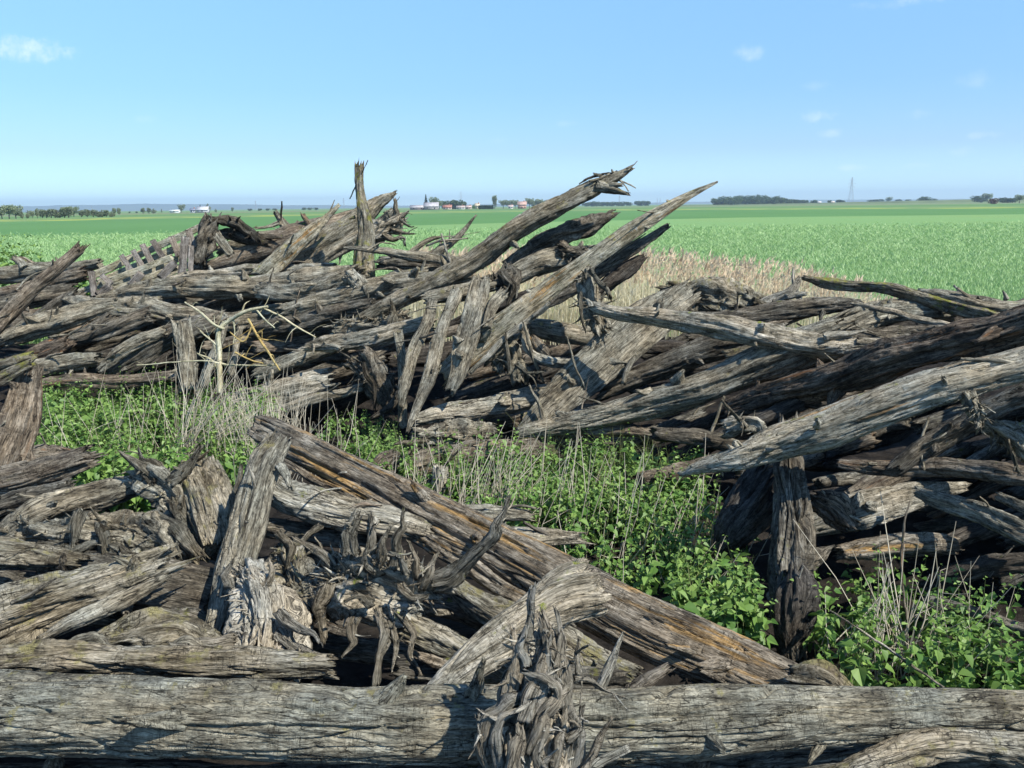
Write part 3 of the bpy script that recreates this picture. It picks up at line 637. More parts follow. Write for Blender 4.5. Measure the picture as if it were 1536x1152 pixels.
def pylon(x, yb, yt, d, label, th=.22):
    b = P(x, yb, d); H = P(x, yt, d)[2]; X, Y = b[0], b[1]; r = thing('pylon', (X, Y, 0), label, 'pylon', 'electricity pylons on the skyline')
    mb = MB(); hw = lambda t: H*(.085*(1-t)**1.3+.012)
    lv = [0, .16, .3, .43, .54, .64, .73, .81, .88, .94, 1]
    def bar(p, q, mb=mb, r_=th): simple_tube(mb, [list(p)+[r_], list(q)+[r_]], 4)
    c = lambda t: [(X+sx*hw(t), Y+sy*hw(t), t*H) for sx, sy in ((-1, -1), (1, -1), (1, 1), (-1, 1))]
    for a, e in zip(lv[:-1], lv[1:]):
        A, B = c(a), c(e)
        for k in range(4):
            bar(A[k], B[k]); bar(A[k], B[(k+1) % 4], r_=th*.6); bar(A[(k+1) % 4], B[k], r_=th*.6); bar(B[k], B[(k+1) % 4], r_=th*.6)
    mb.build('tower', M_steel, r)
    for t, w in ((.62, .14), (.75, .17), (.88, .13)):
        am = MB()
        for s in (-1, 1):
            tip = (X+s*H*w, Y, t*H)
            for sy in (-1, 1): bar((X+s*hw(t), Y+sy*hw(t), t*H), tip, am, th*.7); bar((X+s*hw(t), Y+sy*hw(t), (t+.05)*H), tip, am, th*.7)
        am.build('cross_arm', M_steel, r)
pylon(1276, 303, 266, 1700, 'tall grey lattice pylon on the right skyline', .15)
pylon(692, 308, 287, 2600, 'faint pylon behind the farmstead evergreens', .16)
pylon(384, 314, 301, 3200, 'faint pylon on the skyline above the left pile', .2)
pylon(138, 316, 308, 3400, 'very faint pylon right of the tallest left tree', .16)
pylon(929, 306, 293, 3000, 'faint pylon below the splintered tip of the raised log', .18)
pylon(516, 310, 297, 3200, 'faint pylon just left of the upright post', .18)
for x in (986, 990): pylon(x, 304, 297, 4200, 'tiny distant pylon between the two long beams', .2)

# ------------------------------------------------------------------ the wood pile
SEED = [0]; PLACED = []
def log(name, label, mat, pp, group=None, cat=None, stubs=(), **kw):
    SEED[0] += 1; sd = kw.pop('seed', SEED[0]); w = W3(pp, kw.pop('q', .88)); nk = kw.pop('knots', None); zz = np.mean([p[2] for p in pp])
    kw.setdefault('ds', max(.0052, zz/853*1.25*(1 if zz < 9 else .9)))
    mb = MB(); tube(mb, w, seed=sd, **kw)
    for (x, y, Z, r, x2, y2, Z2, r2) in stubs:
        tube(mb, W3([(x, y, Z, r), ((x+x2)/2+2, (y+y2)/2, (Z+Z2)/2, (r+r2)/2), (x2, y2, Z2, r2)]), seed=sd+50+x, ds=kw['ds'], fray=(0, .8), view=False)
    rk = random.Random(sd*13+7); rmx = max(q[3] for q in w); Lw = sum(np.linalg.norm(np.array(w[i+1][:3])-np.array(w[i][:3])) for i in range(len(w)-1))
    PLACED.append((w, zz, group))
    if nk is None: nk = 0 if (rmx < .09 or Lw < .9 or kw['ds'] > .02) else int(min(6, 1+Lw*1.1))
    wa = np.array(w)
    for i in range(nk):
        u = rk.uniform(.1, .9)*(len(w)-1); k = min(int(u), len(w)-2); f_ = u-k; q = wa[k]*(1-f_)+wa[k+1]*f_; tn = wa[k+1, :3]-wa[k, :3]; tn /= np.linalg.norm(tn)
        dv = np.array([rk.gauss(0, 1), -abs(rk.gauss(0, 1)), rk.gauss(.4, .8)]); dv -= tn*(dv@tn); dv /= np.linalg.norm(dv); rr_ = rk.uniform(.12, .3)*q[3]; ll = rk.uniform(.2, .9)*q[3]*min(1, kw.get('flat', 1)+.3)
        p0 = q[:3]+dv*q[3]*.7*min(1, kw.get('flat', 1)+.1); d2 = dv+tn*rk.uniform(-.9, .9)
        tube(mb, [list(p0)+[rr_*1.7], list(p0+d2*(q[3]*.35+ll*.4))+[rr_], list(p0+d2*(q[3]*.35+ll))+[rr_*.45]], seed=sd+i*3, ds=kw['ds'], view=False, fray=(0, .9), lump=.4)
    c = np.mean([q[:3] for q in w], 0)
    return tag(mb.build(name, MAT[mat], origin=c), label, cat or name.split('_')[-1], group)

def tentacle(rng, p0, d, L, r0, r1, wig=.5, k=5, droop=0.0):
    d = np.array(d, float); d /= np.linalg.norm(d); p = np.array(p0, float); out = [list(p)+[r0]]
    for i in range(1, k):
        d = d+rng.normal(size=3)*wig*.5+np.array([0, 0, -droop]); d /= np.linalg.norm(d); p = p+d*L/(k-1); t = i/(k-1)
        out.append(list(p)+[r0*(1-t)+r1*t])
    return out
def tent2(rng, p0, d, L, r0): return tentacle(rng, p0, d, L, r0, r0*.15, .35, 3)
def stump(name, label, mat, body, roots, nfib=40, fl=(.08, .3), fr=(.006, .02), seed=1, up=0.2, fibmat=None, spread=1.0, flatb=.8, group=None, cat='stump', hemi=False):
    """thing > root_ball (with its small fibres), root (each big one)"""
    rng = np.random.RandomState(seed+100); w = W3(body); c = np.mean([q[:3] for q in w], 0); zz = np.mean([p[2] for p in body]); ds = max(.0055, zz/853*1.3)
    t = thing(name, c, label, cat, group)
    mb = MB(); tube(mb, w, seed=seed+200, ds=ds, lump=.6, ridge=1.2, fray=(.5, .5), flat=flatb, twist=1.5, gnarl=.6, gz=2.2, step=.8)
    w = np.array(w)
    for i in range(nfib):
        s = rng.rand()*(len(w)-1); k = min(int(s), len(w)-2); q = w[k]*(1-s+k)+w[k+1]*(s-k)
        d = rng.normal(size=3); d[2] = d[2]+up; d[1] = -abs(d[1]) if rng.rand() < .75 else d[1]
        d /= np.linalg.norm(d); p0 = q[:3]+d*q[3]*.75*np.array([1, flatb, 1])
        tube(mb, tent2(rng, p0, d*spread+rng.normal(size=3)*.55, rng.uniform(*fl)*(.5+.5*rng.rand()), rng.uniform(*fr)*1.5), seed=seed*3+i, ds=ds*1.1, view=False, fray=(0, .6), lump=.5, flat=rng.uniform(.25, .8))
    mb.build('root_ball', MAT[fibmat or mat], t)
    for i, rp in enumerate(roots):
        wr = W3(rp); dn = []
        for a_, b_ in zip(wr[:-1], wr[1:]):
            a_, b_ = np.array(a_), np.array(b_); dn.append(a_); ll = np.linalg.norm(b_[:3]-a_[:3])
            m_ = (a_+b_)/2; m_[:3] += rng.normal(size=3)*min(ll*.05, m_[3]*.45); m_[3] *= rng.uniform(.8, 1.15); dn.append(m_)
        last = np.array(wr[-1]); last[3] = max(last[3], wr[0][3]*.22*rng.uniform(.6, 1.4)); dn.append(last)
        mb = MB(); tube(mb, dn, seed=seed*5+i, ds=ds, view=False, lump=.30, ridge=1.3, fray=(.2, 1.2), twist=.8, wob=.12, gnarl=.12, crack=.6, flat=rng.uniform(.7, 1.0))
        for q_ in range(rng.randint(2, 6)):
            k_ = rng.randint(1, len(dn)-1); s_ = dn[k_]; d_ = rng.normal(size=3); d_[1] -= .4; d_ /= np.linalg.norm(d_)
            tube(mb, tentacle(rng, s_[:3]+d_*s_[3]*.5, d_+(dn[k_+1][:3]-s_[:3])*2, rng.uniform(.03, .12)*(1 if zz < 7 else 2), s_[3]*rng.uniform(.25, .5), s_[3]*.08, .35, 3), seed=q_+i*9, ds=ds, view=False, fray=(0, .9), lump=.4, gnarl=.3); mb.build('root', MAT[mat], t)
    return t

# ---- far pile, left wing
log('leaning_pole', 'thin brown pole leaning up to the right at the far left edge', 'brown', [(-60, 545, 12.2, 14), (0, 480, 12.4, 13), (60, 428, 12.5, 11), (116, 374, 12.6, 9)], fray=(.3, .9))
log('fallen_log', 'low grey log lying at the back of the pile at the left edge', 'grey', [(-60, 425, 16.5, 15), (30, 408, 16.5, 14), (95, 402, 16.5, 13), (150, 396, 16.3, 9)], stubs=[(40, 405, 16.4, 8, 22, 386, 16.6, 4)])
log('fallen_log', 'short dark log on top of the low grey log at the left edge', 'brown', [(28, 390, 17, 6), (60, 402, 16.8, 8), (100, 412, 16.5, 7)])
log('fallen_log', 'thick round log below the pallets sloping down to the left', 'grey', [(10, 512, 13.6, 14), (60, 490, 13.7, 19), (120, 473, 13.8, 18), (170, 462, 14, 14), (240, 452, 14.2, 10)])
log('fallen_log', 'log with ragged left tip lying straight under the pallets', 'grey', [(100, 452, 14.3, 5), (140, 458, 14.1, 15), (200, 466, 13.9, 18), (270, 478, 13.7, 19), (340, 480, 13.6, 18), (420, 468, 13.7, 15)], lump=.3, stubs=[(120, 452, 14.1, 6, 160, 470, 13.9, 3)])
log('fallen_log', 'long streaked log above the ragged one, running right to the post foot', 'grey', [(150, 452, 14.8, 8), (200, 444, 14.6, 15), (290, 436, 14.4, 19), (380, 430, 14.3, 20), (460, 422, 14.2, 20), (525, 412, 14.1, 17)], lump=.25)
log('split_slab', 'thin splintered slab lying between the pallets and the streaked log', 'pale', [(205, 430, 15, 3), (250, 422, 15, 7), (320, 412, 15, 9), (400, 404, 15, 10), (500, 402, 14.8, 8)], cat='slab')
log('tapered_log', 'smooth brown log tapering down to the pallets', 'brown', [(288, 404, 15.6, 5), (340, 392, 15.6, 14), (400, 376, 15.7, 22), (450, 358, 15.8, 22), (520, 335, 16, 20)], ridge=.5, step=.3, crack=.5)
log('pointed_beam', 'weathered beam with yellow lichen pointing up right, left of the upright post', 'beam', [(392, 412, 14.8, 16), (430, 384, 14.8, 14), (470, 348, 14.8, 10), (510, 309, 14.8, 3)], flat=.8, sq=3)
log('fallen_log', 'broad log with mossy end rising behind the upright post', 'mossy_light', [(430, 392, 15.4, 20), (480, 366, 15.4, 24), (530, 335, 15.4, 20), (568, 303, 15.4, 11), (591, 287, 15.4, 4)], fray=(.3, .8))
log('fallen_log', 'pale lower log beside the upright post, just below the mossy one', 'grey', [(455, 402, 15.1, 12), (500, 378, 15.1, 12), (560, 342, 15.1, 11), (590, 318, 15.1, 7)])
log('upright_post', 'upright rotted post with green moss, tallest thing on the left', 'mossy', [(547, 440, 14.0, 19), (543, 385, 14.0, 16), (541, 330, 14.0, 13), (538, 290, 14.0, 9.5), (541, 250, 14.0, 8)], fray=(0, .7), lump=.3)
stump('root_tangle', 'tangle of grey roots right of the upright post', 'pale', [(560, 350, 14.7, 14), (585, 340, 14.7, 13), (600, 330, 14.7, 8)],
      [[(580, 335, 14.6, 5), (597, 322, 14.6, 4), (594, 305, 14.6, 3), (592, 299, 14.6, 2)], [(585, 345, 14.5, 5), (603, 349, 14.5, 4), (620, 351, 14.5, 2)], [(590, 335, 14.6, 5), (605, 322, 14.6, 4), (612, 318, 14.6, 1.5)],
       [(575, 352, 14.4, 6), (590, 360, 14.4, 4), (607, 356, 14.4, 3), (608, 368, 14.4, 2)], [(600, 328, 14.5, 3), (612, 338, 14.5, 2), (620, 340, 14.5, 1)]], 60, (.1, .35), (.01, .025), seed=3)
stump('arched_root', 'dark arched root sticking up above the right end of the pallets', 'dark', [(303, 392, 15.3, 10), (310, 360, 15.3, 12), (318, 328, 15.3, 10)],
      [[(316, 330, 15.3, 6), (335, 330, 15.3, 7), (358, 336, 15.3, 9), (378, 350, 15.3, 7), (386, 360, 15.3, 4)], [(330, 352, 15.5, 8), (360, 352, 15.5, 12), (405, 362, 15.5, 10)]], 26, (.1, .3), (.01, .02), seed=5, cat='root')
log('short_board', 'short board leaning under the arched dark root', 'grey', [(326, 354, 15.0, 7), (345, 382, 15.0, 7)], cat='board', flat=.4, sq=4)
log('broken_branch', 'broken branch stub pointing up left, behind the smooth brown log', 'mossy_light', [(412, 320, 16.4, 4), (424, 338, 16.4, 8), (442, 358, 16.3, 9)])
log('broken_branch', 'small broken branch stub beside the smooth brown log', 'dark', [(446, 332, 16.4, 2), (449, 345, 16.4, 6), (452, 358, 16.3, 6)])
log('broken_branch', 'little round branch end just left of the yellow lichened beam', 'brown', [(455, 322, 15.6, 4), (468, 342, 15.6, 5), (475, 355, 15.6, 5)])
log('thin_branch', 'thin branch lying across the skyline right of the arched root', 'grey', [(384, 342, 16, 2), (405, 339, 16, 3), (420, 334, 16, 4)])
log('fallen_log', 'log running below the broken branch stubs', 'grey', [(330, 378, 15.9, 8), (390, 358, 16, 12), (450, 352, 16, 12)])
log('short_plank', 'pointed plank lying across the foot of the upright post', 'grey', [(517, 371, 13.4, 2.5), (560, 374, 13.4, 6), (620, 384, 13.3, 9), (690, 394, 13.3, 9), (720, 398, 13.3, 8)], flat=.6, cat='plank')
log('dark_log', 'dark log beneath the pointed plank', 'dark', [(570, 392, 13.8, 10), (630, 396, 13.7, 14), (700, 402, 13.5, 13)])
log('thin_branch', 'thin dark branch rising right of the root tangle', 'mossy_light', [(596, 392, 13.9, 6), (625, 372, 13.9, 5), (645, 361, 13.9, 4), (664, 355, 13.9, 2)])
log('thin_branch', 'thin forked grey branch pointing at the farmstead', 'grey', [(640, 392, 13.6, 8), (670, 368, 13.6, 7), (694, 346, 13.6, 5), (714, 322, 13.6, 1.5)], stubs=[(655, 378, 13.6, 4, 662, 358, 13.6, 1)])
log('fallen_log', 'bulging log with shaggy end left of the tilted posts', 'grey', [(395, 440, 13.6, 14), (430, 442, 13.4, 16), (480, 432, 13.2, 20), (535, 412, 13.0, 22)], lump=.35)
stump('shaggy_root_end', 'shaggy torn root end hanging below the upright post', 'pale', [(525, 412, 12.8, 12), (540, 425, 12.8, 12), (548, 440, 12.8, 6)], [[(545, 430, 12.7, 4), (552, 445, 12.7, 3), (549, 462, 12.7, 1)]], 30, (.08, .25), (.008, .018), seed=7, up=-.6, cat='root')
log('fallen_log', 'curved log sloping down left of the splintered raised log', 'grey', [(430, 470, 13.0, 14), (500, 452, 12.9, 17), (570, 430, 12.8, 19), (640, 418, 12.8, 16), (700, 412, 12.9, 14)])
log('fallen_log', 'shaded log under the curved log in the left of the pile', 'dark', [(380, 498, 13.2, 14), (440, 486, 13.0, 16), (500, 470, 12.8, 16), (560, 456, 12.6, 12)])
log('fallen_log', 'mossy rounded log hump just above the raised log foot', 'mossy_light', [(555, 440, 12.9, 10), (590, 422, 12.9, 12), (640, 412, 12.9, 12)])
log('fallen_log', 'pale cracked log lying level between nettles and hanging planks', 'pale', [(462, 524, 11.9, 8), (500, 516, 11.8, 15), (560, 506, 11.6, 17), (640, 488, 11.5, 15)], stubs=[(475, 520, 11.8, 8, 512, 524, 11.6, 3)])
log('fallen_log', 'thick pale log end behind the nettles at left centre', 'pale', [(350, 610, 12.2, 22), (410, 598, 12.1, 26), (460, 588, 12.0, 27), (492, 580, 12.0, 22)])
log('thin_log', 'thin pale log behind the nettles, below the thick log end', 'pale', [(400, 616, 11.7, 8), (460, 603, 11.6, 9), (545, 582, 11.5, 8)])
log('fallen_log', 'shaded sloping log left of the small hanging planks', 'grey', [(390, 560, 12.4, 12), (440, 540, 12.3, 15), (500, 520, 12.3, 15)])
log('fallen_log', 'dark sloping log just above the left nettles', 'dark', [(165, 560, 12.9, 12), (210, 538, 12.9, 16), (260, 508, 13, 20), (320, 488, 13.2, 18)])
log('split_slab', 'pale edged slab resting above the left nettles', 'grey', [(150, 556, 12.6, 6), (190, 520, 12.6, 12), (245, 497, 12.7, 10)], cat='slab', flat=.5)
log('fallen_log', 'dim log deep in the left pile under the round log', 'dark', [(100, 512, 13.4, 12), (160, 494, 13.4, 15), (220, 474, 13.5, 14)])
log('rotten_log', 'reddish rotten log end showing under the round log', 'redrot', [(30, 545, 13.0, 10), (65, 528, 12.9, 18), (100, 508, 12.9, 12)])
log('fallen_log', 'low grey log at the back of the left nettles', 'grey', [(30, 560, 12.7, 14), (90, 548, 12.7, 16), (150, 540, 12.7, 12)])
log('fallen_log', 'lowest long log along the back of the left nettles', 'brown', [(50, 580, 12.5, 10), (130, 572, 12.5, 12), (220, 568, 12.5, 10), (290, 560, 12.6, 8)])
log('fallen_log', 'dim log filling the gap beneath the leaning pole', 'dark', [(-30, 470, 14.5, 16), (40, 450, 14.6, 16), (110, 438, 14.8, 14)])
log('fallen_log', 'brown log behind the leaning pole', 'brown', [(-20, 450, 15.6, 14), (50, 432, 15.6, 16), (125, 412, 15.6, 14)])
log('upright_stake', 'broad short upright stump behind the left nettles', 'grey', [(285, 590, 12.4, 16), (278, 540, 12.5, 15), (272, 485, 12.6, 14)], cat='stake', fray=(0, .4))
log('pale_stake', 'pale leaning stake behind the left nettles', 'pale', [(306, 575, 12.1, 8), (322, 530, 12.1, 8), (340, 474, 12.1, 7)], cat='stake', ridge=.4, flat=.6)
log('pale_stake', 'shorter pale stake right of the leaning one', 'pale', [(346, 560, 12.1, 6), (352, 530, 12.1, 6), (360, 490, 12.1, 5)], cat='stake', ridge=.4)

# pallets
def pallet(label, rails, boards, Z):
    c = P(sum(r[0] for r in rails)/len(rails), rails[0][1], Z); t = thing('broken_pallet', c, label, 'pallet', 'broken pallets on the left pile')
    for i, (x0, y0, x1, y1, hw) in enumerate(rails):
        mb = MB(); tube(mb, W3([(x0, y0, Z+.1, hw*1.25), (x1, y1, Z, hw*1.15)]), seed=300+i+x0, ds=.014, flat=.6, sq=8, lump=.03, ridge=.25, step=0, fray=(.1, .3), wob=.1); mb.build('rail', MAT['palemoss'], t)
    for i, (x0, y0, x1, y1, hw) in enumerate(boards):
        mb = MB(); tube(mb, W3([(x0, y0+5, Z-.10, hw), (x1, y1+6, Z-.12, hw)]), seed=400+i+x0, ds=.014, flat=.25, sq=8, lump=.03, ridge=.25, step=0, fray=(.15, .15), wob=.1); mb.build('slat', MAT['board'], t)
pallet('upper broken pallet of grey slats leaning behind the other', [(138, 414, 315, 334, 4.5), (148, 424, 315, 350, 4.5), (158, 436, 316, 366, 4.5), (168, 447, 318, 382, 4)],
       [(182, 378, 201, 406, 4), (199, 370, 216, 398, 4), (213, 362, 229, 390, 4.5), (229, 356, 249, 388, 4.5), (257, 350, 268, 378, 4.5), (283, 340, 290, 366, 5), (300, 334, 304, 362, 5)], 15.7)
pallet('lower broken pallet of pale rails on the left pile', [(110, 442, 258, 386, 4), (140, 446, 262, 402, 4)],
       [(110, 470, 128, 436, 7), (137, 402, 142, 438, 5), (152, 408, 168, 420, 4), (147, 438, 165, 422, 6), (196, 424, 212, 404, 6), (240, 412, 262, 388, 6), (272, 412, 278, 350, 6), (285, 418, 287, 362, 4), (190, 436, 206, 420, 6)], 15.2)

# pale live branch over the left nettles
def twigs(name, label, parts, mat, cat):
    c = P(parts[0][0][0], parts[0][0][1], parts[0][0][2]); mb = MB(); kids = []
    t = thing(name, c, label, cat)
    for i, (pp) in enumerate(parts):
        mb = MB(); tube(mb, W3(pp), seed=500+i, ds=.007, view=False, lump=.1, ridge=.2, fray=(0, .3), wob=.3)
        rt = random.Random(i*7+len(parts)); wt_ = np.array(W3(pp))
        for q_ in range(4):
            u = rt.uniform(.15, .95)*(len(wt_)-1); k = min(int(u), len(wt_)-2); f_ = u-k; s_ = wt_[k]*(1-f_)+wt_[k+1]*f_; d_ = np.array([rt.gauss(0, 1), rt.gauss(0, .6), rt.gauss(.2, .9)]); l_ = rt.uniform(.05, .22)
            m_ = s_[:3]+d_*l_*.5+np.array([0, 0, .02]); e_ = s_[:3]+d_*l_+np.array([rt.gauss(0, .03), 0, rt.gauss(0, .03)])
            tube(mb, [list(s_[:3])+[s_[3]*.5], list(m_)+[s_[3]*.4], list(e_)+[.002]], seed=q_, ds=.007, view=False, lump=.1, ridge=.2, wob=.3)
        mb.build('stem' if i == 0 else 'twig', mat, t)
M_twig = wood('pale_bark', (.20, .19, .12), (.38, .37, .26), (.55, .53, .42), bump=.2)
M_ytwig = wood('yellow_bark', (.24, .18, .07), (.38, .29, .12), (.52, .42, .2), bump=.2)
twigs('pale_branch', 'pale curving branch arching over the left nettles', [[(330, 590, 11.6, 4), (329, 540, 11.6, 4), (328, 498, 11.6, 3.5), (344, 480, 11.6, 3), (372, 466, 11.5, 2.6), (402, 460, 11.5, 2)],
      [(277, 453, 11.5, 1.2), (300, 468, 11.5, 1.6), (322, 487, 11.5, 2), (336, 493, 11.6, 2)], [(395, 462, 11.5, 1.5), (420, 474, 11.5, 1.6), (445, 490, 11.5, 1.5), (474, 506, 11.5, 1)],
      [(330, 545, 11.6, 2), (350, 548, 11.6, 1.5), (420, 548, 11.5, 1)], [(330, 522, 11.6, 2), (318, 512, 11.6, 1.4), (300, 496, 11.6, 1)], [(330, 560, 11.6, 2), (318, 540, 11.6, 1.4), (295, 530, 11.6, 1)], [(330, 545, 11.5, 1.6), (300, 541, 11.5, 1.2), (205, 548, 11.5, .9)],
      [(350, 478, 11.6, 1.5), (352, 500, 11.6, 1), (350, 515, 11.6, .8)], [(384, 464, 11.5, 1.5), (398, 480, 11.5, 1.4), (412, 492, 11.5, 1)]], M_twig, 'branch')
twigs('yellow_twig', 'bent yellow twig hanging right of the pale branch', [[(372, 478, 11.45, 1.8), (385, 502, 11.45, 2), (400, 525, 11.45, 1.8), (420, 556, 11.45, 1.2)], [(378, 490, 11.45, 1.4), (365, 512, 11.45, 1.2), (345, 498, 11.45, .8)],
      [(388, 508, 11.45, 1.2), (402, 510, 11.45, .9)], [(352, 528, 11.45, 1.6), (375, 540, 11.45, 1.3), (395, 545, 11.45, 1)]], M_ytwig, 'twig')

# ---- far pile, centre
log('raised_log', 'long mossy log with splintered tip raised over the centre of the pile', 'mossy_light', [(480, 520, 12.4, 11), (545, 482, 12.2, 13), (620, 440, 12.0, 16), (700, 397, 11.8, 18), (780, 347, 11.6, 18), (850, 303, 11.5, 16), (890, 278, 11.5, 16), (925, 262, 11.4, 8), (947, 250, 11.4, 4)],
    lump=.16, stubs=[(895, 278, 11.4, 9, 944, 290, 11.3, 2.5), (900, 278, 11.4, 7, 933, 277, 11.3, 3), (930, 270, 11.35, 1.6, 954, 282, 11.3, .7), (930, 270, 11.3, 1.6, 943, 287, 11.25, .7), (940, 254, 11.3, 1.5, 956, 242, 11.3, .6)])
log('long_beam', 'long pale lichened beam tapering to a sharp tip against the sky', 'beam', [(668, 560, 10.6, 18), (715, 518, 10.6, 21), (780, 468, 10.6, 20), (860, 409, 10.6, 16), (940, 350, 10.6, 14.5), (1000, 313, 10.6, 10.5), (1040, 290, 10.6, 6), (1074, 274, 10.6, 2)],
    flat=.45, sq=4, lump=.06, ridge=.4, step=.5, crack=.7, wob=.2, rot=.25)
log('split_slab', 'dark splinter hanging below the tip half of the long beam', 'dark', [(880, 415, 10.9, 8), (930, 385, 10.9, 12), (970, 358, 10.9, 9), (1001, 338, 10.9, 5)], flat=.5, cat='slab', fray=(.3, .6))
log('thin_plank', 'thin pale plank tucked under the lower half of the long beam', 'pale', [(705, 560, 10.5, 4), (760, 505, 10.45, 5), (820, 462, 10.4, 5)], cat='plank', flat=.7, stubs=[(800, 478, 10.4, 4, 822, 456, 10.3, 4)])
log('rough_dark_log', 'rough dark broken log between the two raised beams', 'dark', [(760, 400, 12.0, 10), (800, 374, 12.0, 12), (840, 354, 12.0, 15), (880, 340, 12.0, 14), (916, 320, 12.0, 6)], lump=.45, ridge=2.0, cat='log', fray=(.3, 1.0))
log('fallen_log', 'short streaked log below the rough dark log', 'grey', [(770, 420, 11.8, 18), (820, 395, 11.8, 20), (880, 385, 11.9, 16)])
stump('dark_root_knot', 'dark knotted root beneath the rough dark log', 'dark', [(845, 378, 11.7, 12), (870, 385, 11.7, 14)], [], 20, (.08, .2), (.01, .02), seed=12, cat='root')
stump('dark_root_knot', 'dark knotted root beside the raised log above the hanging planks', 'dark', [(745, 425, 11.4, 14), (768, 408, 11.5, 14), (760, 440, 11.4, 12)], [[(752, 410, 11.2, 8), (770, 430, 11.2, 6), (762, 455, 11.2, 3)]], 30, (.08, .25), (.01, .02), seed=13, cat='root')
log('hanging_plank', 'leftmost narrow hanging plank in the centre of the pile', 'grey', [(648, 450, 10.9, 8), (637, 488, 10.7, 10), (617, 535, 10.6, 11), (606, 582, 10.5, 9), (604, 610, 10.5, 5)], flat=.4, sq=4, group='hanging planks in the centre', cat='plank', ridge=.6)
log('hanging_plank', 'long narrow hanging plank reaching furthest down', 'grey', [(684, 436, 10.9, 11), (668, 480, 10.7, 11), (645, 555, 10.4, 13), (625, 610, 10.2, 9), (612, 648, 10.1, 3)], flat=.35, sq=4, group='hanging planks in the centre', cat='plank', ridge=.6, rot=.4)
log('hanging_plank', 'widest hanging plank with blunt lower end', 'grey', [(718, 425, 10.8, 16), (712, 465, 10.6, 19), (693, 520, 10.4, 20), (680, 560, 10.3, 16), (670, 582, 10.3, 9)], flat=.3, sq=4, group='hanging planks in the centre', cat='plank', ridge=.6, rot=.25)
log('hanging_plank', 'shortest hanging plank touching the long beam', 'grey', [(756, 440, 10.7, 10), (742, 458, 10.5, 11), (731, 492, 10.4, 8)], flat=.5, sq=3, group='hanging planks in the centre', cat='plank')
log('log_header', 'short crosswise log end from which the planks hang', 'grey', [(640, 448, 11.2, 10), (690, 438, 11.2, 14), (735, 425, 11.3, 14)], cat='log')
stump('shredded_stump', 'row of shredded grey wood splinters above the pale cracked log', 'grey', [(505, 490, 12.2, 9), (550, 485, 12.1, 9), (610, 478, 12.0, 10)], [[(585, 490, 11.8, 6), (590, 470, 11.8, 5), (586, 450, 11.8, 1.5)], [(596, 492, 11.8, 6), (592, 472, 11.8, 4), (588, 455, 11.8, 1.5)]], 70, (.1, .22), (.01, .022), seed=15, up=1.0, cat='stump')
log('upright_stake', 'thin upright plank half hidden behind the hanging planks', 'grey', [(600, 500, 11.2, 8), (602, 560, 11.2, 8), (604, 640, 11.2, 8)], cat='stake', flat=.4)
stump('dark_root_plate', 'dark root plate in the shade left of the hanging planks', 'dark', [(540, 540, 11.5, 20), (570, 570, 11.4, 24), (590, 600, 11.3, 16)], [[(545, 545, 11.1, 6), (560, 575, 11.1, 5), (562, 610, 11.1, 3)], [(600, 590, 11, 8), (585, 610, 10.9, 6), (560, 625, 10.8, 3)]], 60, (.1, .35), (.01, .025), seed=17, up=-.2, cat='stump')
log('fallen_log', 'pale level log low in the centre, right of the long hanging plank', 'pale', [(628, 632, 10.5, 10), (680, 620, 10.6, 17), (750, 606, 10.7, 20), (830, 588, 10.8, 18), (880, 575, 10.9, 14)], lump=.15)
log('wide_slab', 'wide pale slab sloping up right through the centre of the pile', 'grey', [(778, 656, 10.2, 9), (820, 616, 10.2, 24), (870, 568, 10.3, 36), (930, 512, 10.5, 40), (985, 470, 10.7, 34), (1030, 440, 10.9, 20)], flat=.25, sq=3.5, lump=.12, ridge=.6, cat='slab', wob=.2, seed=77)
log('fallen_log', 'long grey log running from the nettles up right under the wide slab', 'grey', [(782, 652, 9.9, 12), (860, 632, 9.8, 19), (960, 600, 9.6, 24), (1060, 570, 9.4, 29), (1160, 540, 9.2, 33), (1260, 508, 9.0, 34)], lump=.2)
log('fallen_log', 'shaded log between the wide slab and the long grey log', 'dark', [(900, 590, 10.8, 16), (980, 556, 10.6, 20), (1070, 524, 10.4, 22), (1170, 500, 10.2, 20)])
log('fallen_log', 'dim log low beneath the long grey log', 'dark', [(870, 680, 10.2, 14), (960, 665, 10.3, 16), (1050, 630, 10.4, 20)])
log('knobbed_log', 'pale log with knobbed left end crossing the right half of the pile', 'pale', [(886, 457, 9.9, 7), (910, 464, 9.8, 11), (980, 476, 9.6, 14), (1070, 488, 9.3, 18), (1160, 503, 9.0, 21), (1240, 515, 8.8, 19), (1328, 518, 8.6, 11)], lump=.2, rot=.2, stubs=[(1235, 505, 8.7, 7, 1300, 496, 8.6, 2), (1285, 512, 8.6, 7, 1328, 512, 8.5, 3), (888, 460, 9.8, 5, 882, 448, 9.8, 2)])
stump('root_fringe', 'fringe of torn grey roots hanging at the left end of the knobbed log', 'grey', [(880, 420, 10.6, 14), (890, 455, 10.4, 16), (900, 490, 10.3, 14)], [[(885, 405, 10.3, 6), (900, 425, 10.2, 5), (915, 445, 10.1, 4)], [(870, 440, 10.2, 5), (872, 470, 10.1, 4), (878, 495, 10.1, 2)]], 90, (.12, .35), (.01, .022), seed=19, up=-.5, cat='root')
log('broken_log', 'short black broken log end poking up right of the long beam', 'peat', [(895, 440, 11.0, 12), (925, 415, 11.0, 14), (950, 395, 11.0, 12), (966, 384, 11.0, 5)], fray=(.2, 1.0))
log('smooth_log', 'smooth greenish log end in the hollow below the long beam', 'mossy_light', [(795, 492, 11.2, 16), (835, 497, 11.2, 18), (890, 503, 11.2, 18)], ridge=.3, step=0, crack=.2, fray=(.1, .1))
